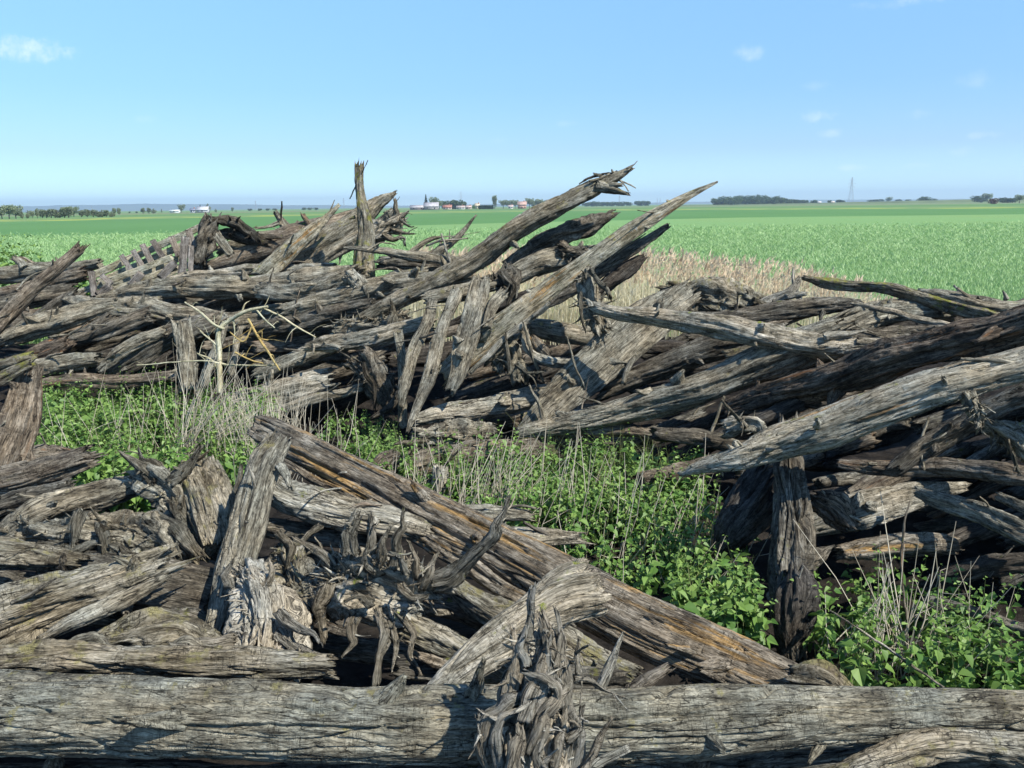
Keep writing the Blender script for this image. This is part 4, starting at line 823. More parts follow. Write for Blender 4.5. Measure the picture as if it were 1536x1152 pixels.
log('curled_root', 'curled grey root below the smooth log end', 'pale', [(795, 488, 10.5, 3), (785, 505, 10.5, 5), (792, 528, 10.5, 7), (820, 540, 10.5, 9), (858, 545, 10.6, 9)], cat='root', lump=.3)
log('rotten_chunk', 'orange rotten chunk inside the curled root', 'rust', [(798, 505, 10.8, 5), (808, 518, 10.8, 10), (822, 530, 10.8, 8)], cat='wood chunk')
stump('tangled_roots', 'tangle of thin roots in the hollow left of the curled root', 'grey', [(740, 545, 10.9, 14), (765, 520, 10.9, 14), (780, 570, 10.9, 14)], [[(765, 560, 10.4, 4), (762, 530, 10.4, 3), (758, 500, 10.4, 1.5)], [(775, 545, 10.4, 5), (790, 560, 10.4, 4), (815, 556, 10.4, 2)]], 50, (.1, .4), (.008, .018), seed=21, up=.1, cat='roots')
log('fallen_log', 'dark log in the gap above the pale level log', 'peat', [(680, 600, 11.3, 14), (760, 580, 11.4, 18), (850, 550, 11.5, 18)])
log('dark_stick', 'short leaning stick between slab and dim logs', 'mossy_light', [(935, 575, 10.2, 4), (940, 555, 10.2, 5), (952, 535, 10.2, 4)], cat='stick')
stump('torn_root_base', 'torn grey root base at the foot of the long hanging plank', 'grey', [(625, 660, 9.9, 12), (660, 655, 10.0, 14), (700, 650, 10.1, 16), (735, 650, 10.2, 14)], [[(640, 660, 9.7, 6), (615, 664, 9.6, 5), (592, 666, 9.6, 2)], [(625, 670, 9.7, 6), (612, 685, 9.6, 4), (596, 680, 9.6, 2)]], 80, (.08, .28), (.008, .02), seed=23, up=-.1, cat='stump')
log('rotten_log', 'low crumbling brown log at the back of the central nettles', 'brown', [(560, 706, 9.6, 14), (640, 694, 9.7, 22), (720, 680, 9.8, 24), (800, 668, 9.9, 22), (860, 660, 10, 16)], lump=.3)
log('short_stump', 'small pale cut stump standing in the central nettles', 'pale', [(655, 745, 8.7, 12), (660, 722, 8.7, 13), (663, 700, 8.7, 12)], cat='stump', fray=(0, .2))
log('short_stump', 'small broken stump left of the pale cut one', 'brown', [(560, 705, 9.3, 10), (575, 690, 9.3, 13), (590, 682, 9.3, 8)], cat='stump')
log('fallen_log', 'small pale log end under the long grey log', 'brown', [(880, 650, 9.7, 8), (950, 648, 9.6, 10), (1030, 656, 9.5, 9)])
stump('bleached_root', 'bleached root lump left of the tip of the big right log', 'pale', [(1090, 640, 8.6, 12), (1125, 636, 8.5, 14), (1140, 645, 8.5, 10)], [[(1120, 640, 8.4, 5), (1095, 615, 8.4, 4), (1083, 600, 8.4, 2)]], 20, (.06, .2), (.008, .015), seed=25, cat='root')
log('dry_stick', 'thin greenish stick leaning in the dark left of the big right log', 'mossy_light', [(1055, 680, 8.9, 3), (1070, 640, 8.9, 3), (1086, 595, 8.9, 2.5)], cat='stick', ridge=.2)

# ---- far pile, right wing
stump('gnarled_log_end', 'gnarled mossy root end on the crest above the knobbed log', 'mossy_light', [(1000, 446, 11.4, 16), (1050, 447, 11.3, 22), (1100, 448, 11.3, 18), (1150, 455, 11.3, 12)], [[(1010, 440, 11.2, 6), (1020, 428, 11.2, 4), (1003, 424, 11.2, 2)], [(1130, 452, 11.1, 8), (1150, 460, 11.1, 7), (1180, 458, 11.1, 5)], [(1070, 435, 11.2, 5), (1077, 424, 11.2, 3), (1078, 420, 11.2, 1.5)]], 50, (.08, .25), (.01, .02), seed=27, cat='root')
log('forked_branch', 'pale forked branch end on the crest left of the mossy board', 'pale', [(1135, 462, 11.2, 10), (1165, 452, 11.1, 11), (1188, 438, 11.0, 9), (1199, 418, 11.0, 4)], cat='branch', stubs=[(1178, 442, 11, 7, 1210, 440, 10.9, 2.5), (1190, 440, 11, 5, 1202, 452, 10.9, 2)])
log('mossy_board', 'long board with bright green moss along its edge on the right crest', 'mossy', [(1205, 418, 11.0, 5), (1245, 426, 10.9, 9), (1320, 436, 10.6, 10), (1400, 454, 10.3, 12), (1475, 474, 10.0, 13), (1500, 480, 9.9, 10)], cat='board', flat=.6, sq=3, rot=.5)
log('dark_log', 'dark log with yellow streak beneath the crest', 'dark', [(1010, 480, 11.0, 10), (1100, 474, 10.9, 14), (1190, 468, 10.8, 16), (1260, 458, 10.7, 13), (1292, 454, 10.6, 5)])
log('split_slab', 'thin split slab crossing below the mossy board', 'pale', [(1278, 454, 10.4, 3), (1330, 466, 10.2, 5), (1390, 482, 10.0, 6), (1450, 494, 9.8, 5)], cat='slab', flat=.5)
log('fallen_log', 'streaked log filling the crest under the mossy board', 'grey', [(1200, 500, 10.4, 14), (1270, 485, 10.4, 20), (1340, 472, 10.5, 20), (1420, 468, 10.5, 18)])
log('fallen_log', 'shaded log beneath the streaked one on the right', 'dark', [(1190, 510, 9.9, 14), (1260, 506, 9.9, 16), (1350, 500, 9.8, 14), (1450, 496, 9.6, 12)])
log('fallen_log', 'grey log on the crest at the right edge', 'grey', [(1378, 440, 10.6, 6), (1430, 450, 10.4, 14), (1500, 466, 10.2, 16), (1600, 470, 10, 16)], lump=.3)
log('fallen_log', 'second crest log near the right edge lying just beyond', 'grey', [(1400, 436, 11, 4), (1460, 450, 11, 10), (1560, 460, 11, 12)])
log('red_brown_log', 'thick dark reddish log crossing the right side behind the big pale one', 'redrot', [(1095, 614, 9.2, 14), (1136, 602, 9.0, 20), (1266, 565, 8.3, 29), (1396, 526, 7.7, 31), (1536, 484, 7.1, 34), (1680, 440, 6.5, 38)], cat='log', lump=.25, ridge=1.3)
log('fallen_log', 'mossy topped short log under the knobbed log at right', 'mossy_light', [(1100, 535, 9.6, 14), (1170, 528, 9.3, 22), (1250, 535, 9.1, 18)])
log('big_pale_log', 'big pale pointed log leaning across the right side, orange stains on it', 'tan', [(1022, 712, 6.5, 5), (1060, 698, 6.4, 13), (1110, 684, 6.3, 21), (1170, 664, 6.25, 29), (1266, 632, 6.1, 33), (1396, 586, 5.9, 32), (1536, 545, 5.7, 30), (1680, 510, 5.5, 31)], cat='log', lump=.14, ridge=.8, step=.7, wob=.3,
    stubs=[(1225, 640, 6.0, 6, 1224, 630, 5.85, 3), (1418, 574, 5.75, 6, 1416, 566, 5.7, 4)])
stump('hanging_root_fringe', 'shaggy grey root fringe hanging under the big pale log at right', 'grey', [(1452, 590, 5.75, 12), (1462, 612, 5.75, 12), (1470, 635, 5.75, 6)], [], 60, (.06, .16), (.005, .012), seed=31, up=-.8, cat='root')
log('upright_stump', 'cleft upright stump standing under the big pale log', 'dark', [(1186, 975, 6.05, 22), (1188, 900, 6.2, 36), (1186, 820, 6.4, 36), (1182, 740, 6.6, 30), (1180, 690, 6.8, 28), (1182, 662, 6.9, 24)], cat='stump', lump=.22, crack=2.2, ridge=1.4, fray=(.5, 1.3), ds=.0075)
log('dark_root_lump', 'black peaty lump at the foot of the cleft upright stump', 'peat', [(1185, 985, 5.98, 12), (1190, 945, 6.02, 30), (1192, 895, 6.1, 33), (1190, 860, 6.2, 20)], cat='root', lump=.4)
log('peaty_stump', 'dark peaty stump leaning left of the upright one', 'peat', [(1072, 830, 7.0, 14), (1095, 795, 7.0, 34), (1125, 760, 7.1, 44), (1145, 735, 7.2, 34)], cat='stump', lump=.4, fray=(.4, .9))
log('fallen_log', 'dim log leaning behind the hanging root fringe', 'dark', [(1350, 700, 7.0, 16), (1420, 650, 6.9, 20), (1490, 610, 6.7, 20), (1600, 570, 6.4, 20)])
log('fallen_log', 'lit level log under the big pale log at the right edge', 'brown', [(1262, 694, 7.3, 8), (1330, 700, 7.1, 14), (1430, 704, 6.8, 17), (1540, 712, 6.4, 18), (1620, 718, 6.2, 18)])
log('flat_slab', 'broad pale slab lying flat under the level log at right', 'pale', [(1225, 790, 7.0, 18), (1290, 765, 6.9, 32), (1370, 740, 6.9, 24), (1445, 728, 6.9, 8)], flat=.4, sq=3, cat='slab', ridge=.5, lump=.1)
log('rotten_chunk', 'orange rotten wood chunk at the left end of the broad flat slab', 'redrot', [(1222, 750, 6.7, 14), (1250, 762, 6.65, 24), (1275, 785, 6.65, 16)], cat='wood chunk', lump=.6, ridge=2)
log('fallen_log', 'shaded plank like log sloping down to the right edge', 'grey', [(1375, 738, 6.6, 10), (1440, 762, 6.3, 16), (1540, 795, 5.9, 18), (1620, 820, 5.7, 18)], flat=.6)
log('fallen_log', 'small pale edged log above the sloping one at the right edge', 'grey', [(1500, 745, 6.2, 8), (1560, 770, 6.0, 12), (1630, 790, 5.8, 12)])
log('rotten_log', 'brown rotten log with orange end above the right nettles', 'rust', [(1262, 832, 6.5, 12), (1300, 828, 6.5, 19), (1370, 822, 6.5, 20), (1430, 820, 6.5, 15)])
stump('bleached_root', 'pale shaggy roots at the right edge below the big pale log', 'mossy_light', [(1490, 640, 6.1, 14), (1520, 655, 6.0, 18), (1545, 680, 6.0, 14)], [[(1510, 660, 5.9, 5), (1520, 685, 5.9, 4), (1528, 708, 5.9, 2)]], 60, (.06, .2), (.006, .014), seed=33, up=-.4, cat='root')
log('fallen_log', 'dark log low at the right edge above the nettles', 'peat', [(1380, 880, 6.6, 14), (1450, 860, 6.4, 18), (1560, 840, 6.2, 18)])
log('fallen_log', 'dark log half buried in the right nettles', 'dark', [(1390, 900, 6.0, 10), (1470, 925, 5.8, 12), (1560, 950, 5.5, 14)])

# dark logs deep inside the pile, seen only through its gaps
gF = 'shaded logs deep inside the pile'
rf = random.Random(17)
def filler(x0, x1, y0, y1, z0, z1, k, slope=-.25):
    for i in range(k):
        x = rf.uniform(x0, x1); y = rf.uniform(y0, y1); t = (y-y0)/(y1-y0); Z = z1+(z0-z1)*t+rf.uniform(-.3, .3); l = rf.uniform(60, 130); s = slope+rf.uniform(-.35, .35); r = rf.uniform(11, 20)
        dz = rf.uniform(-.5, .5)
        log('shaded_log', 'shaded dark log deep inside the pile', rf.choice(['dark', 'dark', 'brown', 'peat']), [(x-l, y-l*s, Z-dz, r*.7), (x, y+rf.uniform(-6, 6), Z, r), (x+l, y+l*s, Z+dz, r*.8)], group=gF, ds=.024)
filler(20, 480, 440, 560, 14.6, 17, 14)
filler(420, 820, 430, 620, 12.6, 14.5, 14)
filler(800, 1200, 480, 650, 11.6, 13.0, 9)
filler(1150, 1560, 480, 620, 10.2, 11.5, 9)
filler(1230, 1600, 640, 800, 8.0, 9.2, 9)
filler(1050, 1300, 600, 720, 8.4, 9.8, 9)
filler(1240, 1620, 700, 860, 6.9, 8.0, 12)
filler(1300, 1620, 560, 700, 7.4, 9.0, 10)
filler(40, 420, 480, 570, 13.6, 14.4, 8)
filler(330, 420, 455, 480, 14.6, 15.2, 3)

# ---- near pile
log('front_log', 'huge cracked grey log lying right across the bottom of the picture', 'front', [(-420, 1066, 3.95, 62), (-100, 1072, 3.9, 65), (150, 1076, 3.85, 66), (450, 1082, 3.8, 64), (740, 1088, 3.8, 62), (1000, 1086, 3.82, 59), (1250, 1078, 3.85, 49), (1440, 1070, 3.88, 39), (1700, 1070, 3.9, 38), (2000, 1070, 3.9, 36)],
    lump=.07, wob=.1, ridge=.6, step=.7, crack=1.0, zl=1.8, groove=[(262, .2, 1.55, .05, .05), (262, 1.75, 3.35, .045, .045), (281, 3.85, 4.6, .04, .04), (278, 4.7, 6.3, .02, .03), (248, 4.0, 5.0, .03, .035), (291, 2.3, 2.9, .015, .025)], ds=.0055, cat='log', seed=5)
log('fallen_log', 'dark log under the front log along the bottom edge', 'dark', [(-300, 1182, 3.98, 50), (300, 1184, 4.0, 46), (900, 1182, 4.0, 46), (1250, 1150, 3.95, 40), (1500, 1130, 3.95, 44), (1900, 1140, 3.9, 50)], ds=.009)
log('split_slab', 'mossy split slab lying against the front log at bottom right', 'mossy_light', [(1180, 1180, 3.66, 10), (1330, 1140, 3.7, 26), (1440, 1120, 3.75, 28), (1620, 1130, 3.8, 26)], cat='slab', ds=.007)
log('fallen_log', 'mossy log resting just behind the left half of the front log', 'mossy_light', [(-250, 1000, 4.35, 30), (0, 994, 4.3, 28), (180, 992, 4.3, 25), (340, 994, 4.25, 25), (490, 1000, 4.2, 20)], ds=.0065, fray=(.3, .5))
log('broken_log', 'broken mossy log with splintered end above the front log at left', 'mossy_light', [(-160, 980, 4.6, 54), (-20, 935, 4.7, 52), (70, 905, 4.8, 47), (160, 876, 4.9, 40), (236, 846, 5.0, 22)], lump=.2, fray=(.3, 1.3), ridge=1.3, ds=.0065, flat=.7, cat='log')
log('split_slab', 'splintered lighter slab along the lower edge of the broken mossy log', 'grey', [(60, 960, 4.6, 8), (120, 930, 4.6, 13), (180, 898, 4.7, 13), (245, 868, 4.8, 8)], cat='slab', fray=(.3, 1.2), ds=.006)
log('mossy_stick', 'bright green mossy stick end at the left edge above the front log', 'mossy', [(-60, 985, 4.35, 9), (0, 976, 4.3, 8), (52, 971, 4.3, 6)], cat='stick', ds=.006)
log('smooth_log', 'smooth dark grey log with square end in the left of the near pile', 'dark', [(60, 862, 5.5, 30), (130, 878, 5.45, 46), (220, 893, 5.4, 52), (322, 908, 5.35, 50)], lump=.08, ridge=.5, step=.4, flat=.7, sq=2.6, fray=(.2, .1), ds=.0075, cat='log')
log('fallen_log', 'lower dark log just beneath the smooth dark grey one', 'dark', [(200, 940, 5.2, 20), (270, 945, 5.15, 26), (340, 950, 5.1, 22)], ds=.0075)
log('fallen_log', 'frayed pale log end at the left edge of the near pile', 'mossy_light', [(-80, 842, 5.4, 26), (0, 836, 5.4, 26), (60, 838, 5.4, 22), (115, 842, 5.4, 12)], ds=.0075, lump=.35, fray=(.2, .9))
log('fallen_log', 'brown frayed log with dark hollow end at the left edge', 'brown', [(-70, 738, 6.7, 24), (0, 728, 6.7, 26), (60, 712, 6.7, 26), (128, 692, 6.7, 22)], ds=.009, fray=(.2, .6))
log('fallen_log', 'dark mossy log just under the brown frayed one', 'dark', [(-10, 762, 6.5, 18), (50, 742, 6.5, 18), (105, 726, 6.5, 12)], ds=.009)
log('smooth_log', 'smooth grey rounded log left of the splayed root stump', 'grey', [(5, 800, 6.2, 18), (50, 775, 6.2, 25), (110, 752, 6.25, 26), (170, 735, 6.3, 24), (205, 728, 6.3, 17)], ridge=.6, lump=.2, ds=.0085, cat='log', fray=(.2, .2))
stump('splayed_root_stump', 'splayed root stump with two horns above the left of the near pile', 'grey', [(215, 715, 6.25, 18), (245, 725, 6.2, 26), (270, 745, 6.15, 24), (290, 780, 6.1, 18)],
      [[(235, 720, 6.1, 14), (212, 703, 6.1, 9), (182, 680, 6.1, 4)], [(260, 725, 6.1, 16), (280, 703, 6.1, 12), (297, 676, 6.1, 4)], [(265, 750, 6.0, 16), (278, 775, 5.95, 15), (300, 800, 5.9, 8)], [(245, 712, 6.1, 8), (215, 690, 6.15, 5), (208, 672, 6.15, 2)],
       [(270, 700, 6.2, 6), (295, 690, 6.2, 5), (312, 678, 6.2, 2)]], 40, (.06, .2), (.008, .016), seed=41)
log('mossy_log_end', 'thick round log end with dry moss right of the splayed stump', 'mossy_light', [(312, 705, 6.4, 30), (322, 740, 6.2, 38), (328, 785, 5.95, 38), (330, 830, 5.8, 30)], cat='log', ds=.0085, lump=.2, fray=(.2, .2))
stump('root_lumps', 'weathered mass of root lumps in the middle of the left near pile', 'grey', [(30, 800, 5.8, 26), (110, 800, 5.75, 30), (180, 800, 5.75, 32), (240, 820, 5.7, 34), (270, 850, 5.6, 20)],
      [[(150, 790, 5.6, 10), (158, 808, 5.5, 11), (160, 835, 5.5, 8)], [(120, 770, 5.6, 9), (112, 795, 5.5, 9), (108, 830, 5.5, 5)], [(60, 820, 5.6, 10), (110, 828, 5.5, 8), (150, 812, 5.5, 4)], [(170, 822, 5.5, 10), (190, 834, 5.45, 9), (215, 838, 5.4, 5)], [(230, 775, 5.7, 14), (265, 795, 5.6, 14), (295, 830, 5.5, 8)]],
      60, (.06, .2), (.008, .018), seed=43, flatb=.9)
log('split_slab', 'left slab of the leaning pair at the left edge', 'brown', [(-30, 790, 6.9, 24), (-5, 700, 7.0, 26), (20, 620, 7.1, 24), (38, 560, 7.2, 16)], cat='slab', flat=.4, ds=.009)
log('split_slab', 'right slab of the leaning pair at the left edge', 'brown', [(10, 760, 7.0, 20), (24, 690, 7.1, 20), (42, 620, 7.2, 17), (56, 556, 7.3, 9)], cat='slab', flat=.4, ds=.009, rot=.5)
log('fallen_log', 'low brown hump behind the leaning slabs at the left edge', 'brown', [(20, 712, 7.6, 20), (60, 694, 7.6, 28), (110, 690, 7.6, 16)], ds=.01)
log('mossy_stick', 'upper green mossy branch at the left edge', 'mossy', [(-60, 560, 7.2, 10), (0, 548, 7.2, 10), (50, 534, 7.2, 7)], cat='branch', ds=.009, group='mossy branches at the left edge')
log('mossy_stick', 'lower green mossy branch at the left edge', 'mossy', [(-60, 590, 7.1, 12), (0, 572, 7.1, 12), (48, 545, 7.1, 7)], cat='branch', ds=.009, group='mossy branches at the left edge')
log('leaning_snag', 'upright grey trunk leaning right with knot, left of the diagonal log', 'grey', [(322, 985, 4.9, 22), (338, 900, 5.1, 28), (358, 830, 5.3, 30), (378, 760, 5.5, 28), (398, 700, 5.7, 26), (412, 672, 5.8, 20)], cat='snag', lump=.14, ridge=.7, ds=.007, fray=(.3, .6), stubs=[(352, 740, 5.6, 6, 362, 700, 5.6, 3), (420, 700, 5.6, 8, 436, 730, 5.5, 4)])
stump('bleached_stump', 'bleached frayed stump at the foot of the leaning trunk', 'bleach', [(365, 865, 5.0, 24), (385, 905, 4.8, 42), (390, 950, 4.7, 48), (385, 990, 4.6, 40)],
      [[(345, 880, 4.85, 9), (338, 862, 4.85, 7), (348, 845, 4.85, 3)], [(390, 880, 4.75, 8), (405, 865, 4.75, 6), (402, 842, 4.75, 2.5)], [(420, 920, 4.6, 9), (455, 945, 4.5, 6), (480, 965, 4.4, 3)], [(420, 950, 4.6, 10), (450, 975, 4.5, 8), (480, 985, 4.4, 4)], [(350, 960, 4.6, 10), (300, 965, 4.5, 9), (258, 968, 4.45, 4)]],
      70, (.04, .14), (.004, .010), seed=45)
log('fallen_log', 'pale log passing under the upper part of the diagonal log', 'pale', [(396, 720, 6.1, 20), (430, 745, 5.9, 30), (500, 762, 5.8, 30), (580, 780, 5.8, 26), (640, 800, 5.8, 20)], ds=.008, cat='log')
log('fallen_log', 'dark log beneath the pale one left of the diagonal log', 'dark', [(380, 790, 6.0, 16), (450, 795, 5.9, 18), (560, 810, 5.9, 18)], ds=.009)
log('diagonal_log', 'long orange streaked log running diagonally down through the middle', 'rust', [(386, 642, 6.9, 22), (410, 654, 6.85, 26), (520, 706, 6.45, 31), (660, 779, 5.95, 38), (800, 852, 5.5, 42), (950, 930, 5.15, 49), (1090, 990, 4.85, 48), (1180, 1028, 4.65, 38), (1260, 1058, 4.55, 26)],
    lump=.04, wob=.12, ridge=.65, step=.9, crack=.8, ds=.0065, seed=23, sq=3.2, zl=1.0, groove=[(262, .2, 2.6, .05, .07), (300, .6, 1.6, .03, .05)], fray=(.12, .6), cat='log')
log('split_slab', 'thin split slab along the lower side of the diagonal log', 'rust', [(420, 690, 6.5, 6), (520, 745, 6.15, 10), (640, 812, 5.75, 14), (760, 885, 5.4, 16), (860, 935, 5.15, 10)], cat='slab', flat=.5, ds=.0065, rot=.4)
log('short_log', 'short pale log end sticking out right of the diagonal log', 'pale', [(770, 800, 6.2, 12), (820, 803, 6.2, 15), (866, 806, 6.2, 10)], ds=.008, fray=(.2, .9))
log('short_log', 'second short log end above the first, right of the diagonal log', 'grey', [(690, 768, 6.6, 12), (740, 768, 6.6, 14), (788, 772, 6.6, 9)], ds=.009, fray=(.2, .9))
stump('spiky_root_stump', 'spiky upturned root stump with curving horn in the near pile', 'pale', [(500, 870, 5.0, 22), (540, 870, 4.95, 46), (590, 880, 4.9, 52), (635, 890, 4.95, 30)],
      [[(655, 872, 4.75, 16), (690, 852, 4.7, 13), (722, 822, 4.65, 11), (744, 785, 4.6, 7), (762, 748, 4.6, 3)], [(590, 850, 4.7, 10), (594, 815, 4.65, 7), (606, 790, 4.65, 6), (605, 768, 4.65, 2)], [(565, 845, 4.7, 9), (572, 815, 4.65, 6), (584, 792, 4.65, 2)],
       [(625, 865, 4.7, 6), (624, 840, 4.65, 5), (614, 815, 4.65, 3)], [(632, 880, 4.65, 8), (645, 858, 4.6, 6), (654, 834, 4.6, 2)], [(530, 830, 4.8, 16), (525, 800, 4.8, 13), (535, 778, 4.8, 8)], [(555, 830, 4.75, 8), (558, 800, 4.75, 6), (556, 775, 4.75, 3)],
       [(490, 880, 4.85, 14), (478, 910, 4.8, 11), (486, 955, 4.7, 5)], [(570, 915, 4.7, 13), (578, 950, 4.62, 11), (568, 985, 4.56, 9), (566, 1020, 4.5, 8)], [(600, 920, 4.65, 9), (622, 950, 4.6, 6), (616, 985, 4.55, 5), (632, 1010, 4.5, 2)], [(545, 915, 4.7, 10), (528, 940, 4.6, 7), (532, 965, 4.58, 5), (514, 985, 4.5, 2)], [(585, 930, 4.66, 6), (594, 965, 4.6, 5), (588, 1005, 4.52, 3)], [(556, 905, 4.62, 8), (540, 893, 4.56, 6), (520, 900, 4.53, 3)], [(600, 880, 4.6, 9), (618, 896, 4.55, 7), (640, 893, 4.53, 3)], [(560, 860, 4.65, 8), (545, 846, 4.6, 6), (548, 825, 4.58, 3)], [(610, 860, 4.65, 7), (600, 836, 4.6, 5), (586, 828, 4.58, 2)], [(500, 850, 4.9, 8), (470, 822, 4.9, 6), (440, 808, 4.9, 3)]],
      480, (.05, .20), (.005, .014), seed=47, up=.5)
stump('tangled_roots', 'brown mossy root tangle between the bleached stump and spiky stump', 'mossy_light', [(430, 840, 5.3, 24), (445, 880, 5.1, 28), (465, 930, 4.95, 24)], [[(420, 800, 5.3, 8), (440, 822, 5.2, 7), (430, 860, 5.1, 4)], [(480, 790, 5.4, 7), (450, 815, 5.3, 6), (410, 830, 5.2, 3)]], 60, (.06, .2), (.006, .014), seed=49, cat='roots')
log('fallen_log', 'striped log emerging below the spiky stump', 'mossy_light', [(590, 930, 4.85, 22), (650, 955, 4.75, 25), (710, 985, 4.65, 22), (760, 1010, 4.6, 16)], ds=.007)
log('fallen_log', 'mossy log under the middle of the diagonal log', 'mossy_light', [(680, 880, 5.5, 18), (750, 925, 5.3, 26), (840, 965, 5.1, 28), (950, 1010, 4.9, 24)], ds=.007)
log('fallen_log', 'dim log low behind the front log in the middle', 'dark', [(600, 1000, 4.6, 20), (760, 1010, 4.6, 22), (930, 1020, 4.6, 20)], ds=.008)
log('rotten_chunk', 'orange rotten chunk low beside the pale swelling log', 'rust', [(628, 985, 4.5, 7), (650, 995, 4.5, 11), (672, 1002, 4.5, 7)], cat='wood chunk', ds=.006)
log('swelling_log', 'pale swelling log with blunt end lying over the diagonal log', 'pale', [(640, 1032, 4.15, 12), (690, 1000, 4.2, 27), (750, 962, 4.3, 38), (810, 925, 4.4, 42), (850, 905, 4.45, 46), (893, 893, 4.5, 47)], cat='log', lump=.2, ridge=1.0, ds=.006, fray=(.2, .25), flat=.7, step=.6, twist=.6)
stump('gnarled_front_stump', 'twisted gnarled stump standing in front of the front log', 'bleach', [(795, 1200, 3.42, 66), (795, 1140, 3.43, 60), (800, 1090, 3.44, 52), (806, 1040, 3.45, 42), (812, 990, 3.46, 28), (812, 950, 3.47, 12)],
      [[(765, 1080, 3.4, 20), (772, 1020, 3.42, 17), (788, 960, 3.44, 13), (797, 920, 3.45, 7), (800, 884, 3.45, 4)], [(850, 1150, 3.36, 22), (856, 1080, 3.36, 17), (845, 1020, 3.38, 15), (830, 970, 3.4, 13), (813, 928, 3.42, 7)],
       [(838, 1000, 3.36, 12), (842, 960, 3.38, 9), (838, 926, 3.4, 5)], [(745, 1180, 3.3, 12), (724, 1120, 3.3, 12), (732, 1075, 3.3, 13), (765, 1050, 3.32, 14), (785, 1040, 3.34, 9)], [(842, 1060, 3.28, 7), (836, 1030, 3.27, 8), (815, 1015, 3.28, 8), (796, 1010, 3.3, 5)],
       [(860, 1018, 3.4, 7), (885, 1020, 3.42, 6), (905, 1034, 3.44, 5), (935, 1046, 3.46, 3)], [(830, 1150, 3.26, 9), (838, 1110, 3.26, 8), (846, 1080, 3.28, 5)], [(770, 1160, 3.2, 14), (776, 1120, 3.2, 12), (780, 1090, 3.24, 6)], [(868, 1010, 3.4, 5), (864, 980, 3.4, 4), (868, 960, 3.4, 2)],
       [(872, 1160, 3.3, 8), (893, 1125, 3.3, 6), (918, 1078, 3.3, 2)],
       [(760, 1060, 3.36, 14), (768, 1015, 3.38, 12), (776, 975, 3.4, 8), (770, 945, 3.42, 3)], [(820, 1060, 3.3, 13), (826, 1020, 3.32, 12), (822, 985, 3.34, 8), (828, 955, 3.36, 3)], [(800, 1130, 3.24, 13), (812, 1095, 3.24, 12), (830, 1060, 3.26, 9), (852, 1035, 3.3, 5)],
       [(752, 1150, 3.25, 9), (744, 1110, 3.24, 10), (752, 1078, 3.26, 9), (772, 1068, 3.28, 5)], [(815, 1160, 3.2, 10), (806, 1135, 3.2, 9), (812, 1112, 3.22, 6), (828, 1100, 3.24, 3)], [(850, 1110, 3.3, 9), (868, 1090, 3.32, 7), (872, 1060, 3.34, 4)], [(790, 1080, 3.27, 16), (800, 1045, 3.29, 15), (812, 1005, 3.33, 12), (820, 975, 3.36, 6)], [(735, 1130, 3.28, 8), (722, 1100, 3.28, 7), (718, 1080, 3.3, 4)], [(790, 1000, 3.36, 10), (780, 975, 3.38, 8), (790, 940, 3.4, 5)]],
      260, (.05, .17), (.004, .012), seed=51, up=.4)
log('short_plank', 'short pale plank leaning beside the gnarled front stump', 'pale', [(860, 1170, 3.35, 9), (900, 1145, 3.35, 9), (942, 1122, 3.35, 7)], cat='plank', ds=.0055, flat=.5, sq=4, ridge=.4)
log('splinter', 'slender pointed splinter rising behind the front log, right of the gnarled stump', 'pale', [(900, 1040, 4.15, 9), (916, 1000, 4.15, 8), (938, 950, 4.15, 2)], cat='splinter', ds=.006)
log('board_end', 'frayed reddish board end behind the front log', 'brown', [(935, 1045, 4.1, 12), (965, 1025, 4.1, 15), (998, 1003, 4.1, 9)], cat='board', ds=.006, flat=.4, fray=(.2, 1.0))
log('small_branch', 'small curved grey branch lying on the moss left of the bleached stump', 'grey', [(248, 975, 4.5, 5), (280, 962, 4.5, 8), (310, 975, 4.45, 9), (345, 982, 4.4, 7)], cat='branch', ds=.006, lump=.4)
log('arched_chip', 'arched grey wood chip behind the front log at left', 'grey', [(72, 984, 4.5, 6), (105, 968, 4.5, 12), (140, 962, 4.5, 13), (165, 978, 4.5, 7)], cat='wood chip', ds=.006, lump=.3)
log('mossy_heap', 'mossy rotten wood heap left of the leaning trunk', 'mossy_light', [(140, 975, 4.75, 18), (200, 965, 4.75, 32), (270, 955, 4.75, 32), (330, 975, 4.7, 20)], cat='wood heap', ds=.0075, lump=.45, ridge=1.5, flat=1.2)
log('mossy_end', 'crumbling mossy end where the diagonal log meets the front log', 'mossy_light', [(1190, 1020, 4.45, 16), (1235, 1022, 4.4, 22), (1270, 1040, 4.35, 14)], cat='wood lump', ds=.0075, lump=.5)

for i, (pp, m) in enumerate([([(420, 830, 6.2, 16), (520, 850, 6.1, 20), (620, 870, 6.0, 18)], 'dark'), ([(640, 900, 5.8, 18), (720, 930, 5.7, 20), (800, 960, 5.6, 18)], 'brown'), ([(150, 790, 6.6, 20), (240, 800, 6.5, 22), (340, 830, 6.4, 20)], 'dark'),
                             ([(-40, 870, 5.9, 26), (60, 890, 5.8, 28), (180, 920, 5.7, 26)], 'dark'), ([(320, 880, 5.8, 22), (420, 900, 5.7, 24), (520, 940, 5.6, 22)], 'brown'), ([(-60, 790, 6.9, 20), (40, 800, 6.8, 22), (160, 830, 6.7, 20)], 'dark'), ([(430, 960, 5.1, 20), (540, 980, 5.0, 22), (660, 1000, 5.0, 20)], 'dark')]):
    log('shaded_log', 'shaded dark log deep inside the pile', m, pp, group=gF, ds=.012)

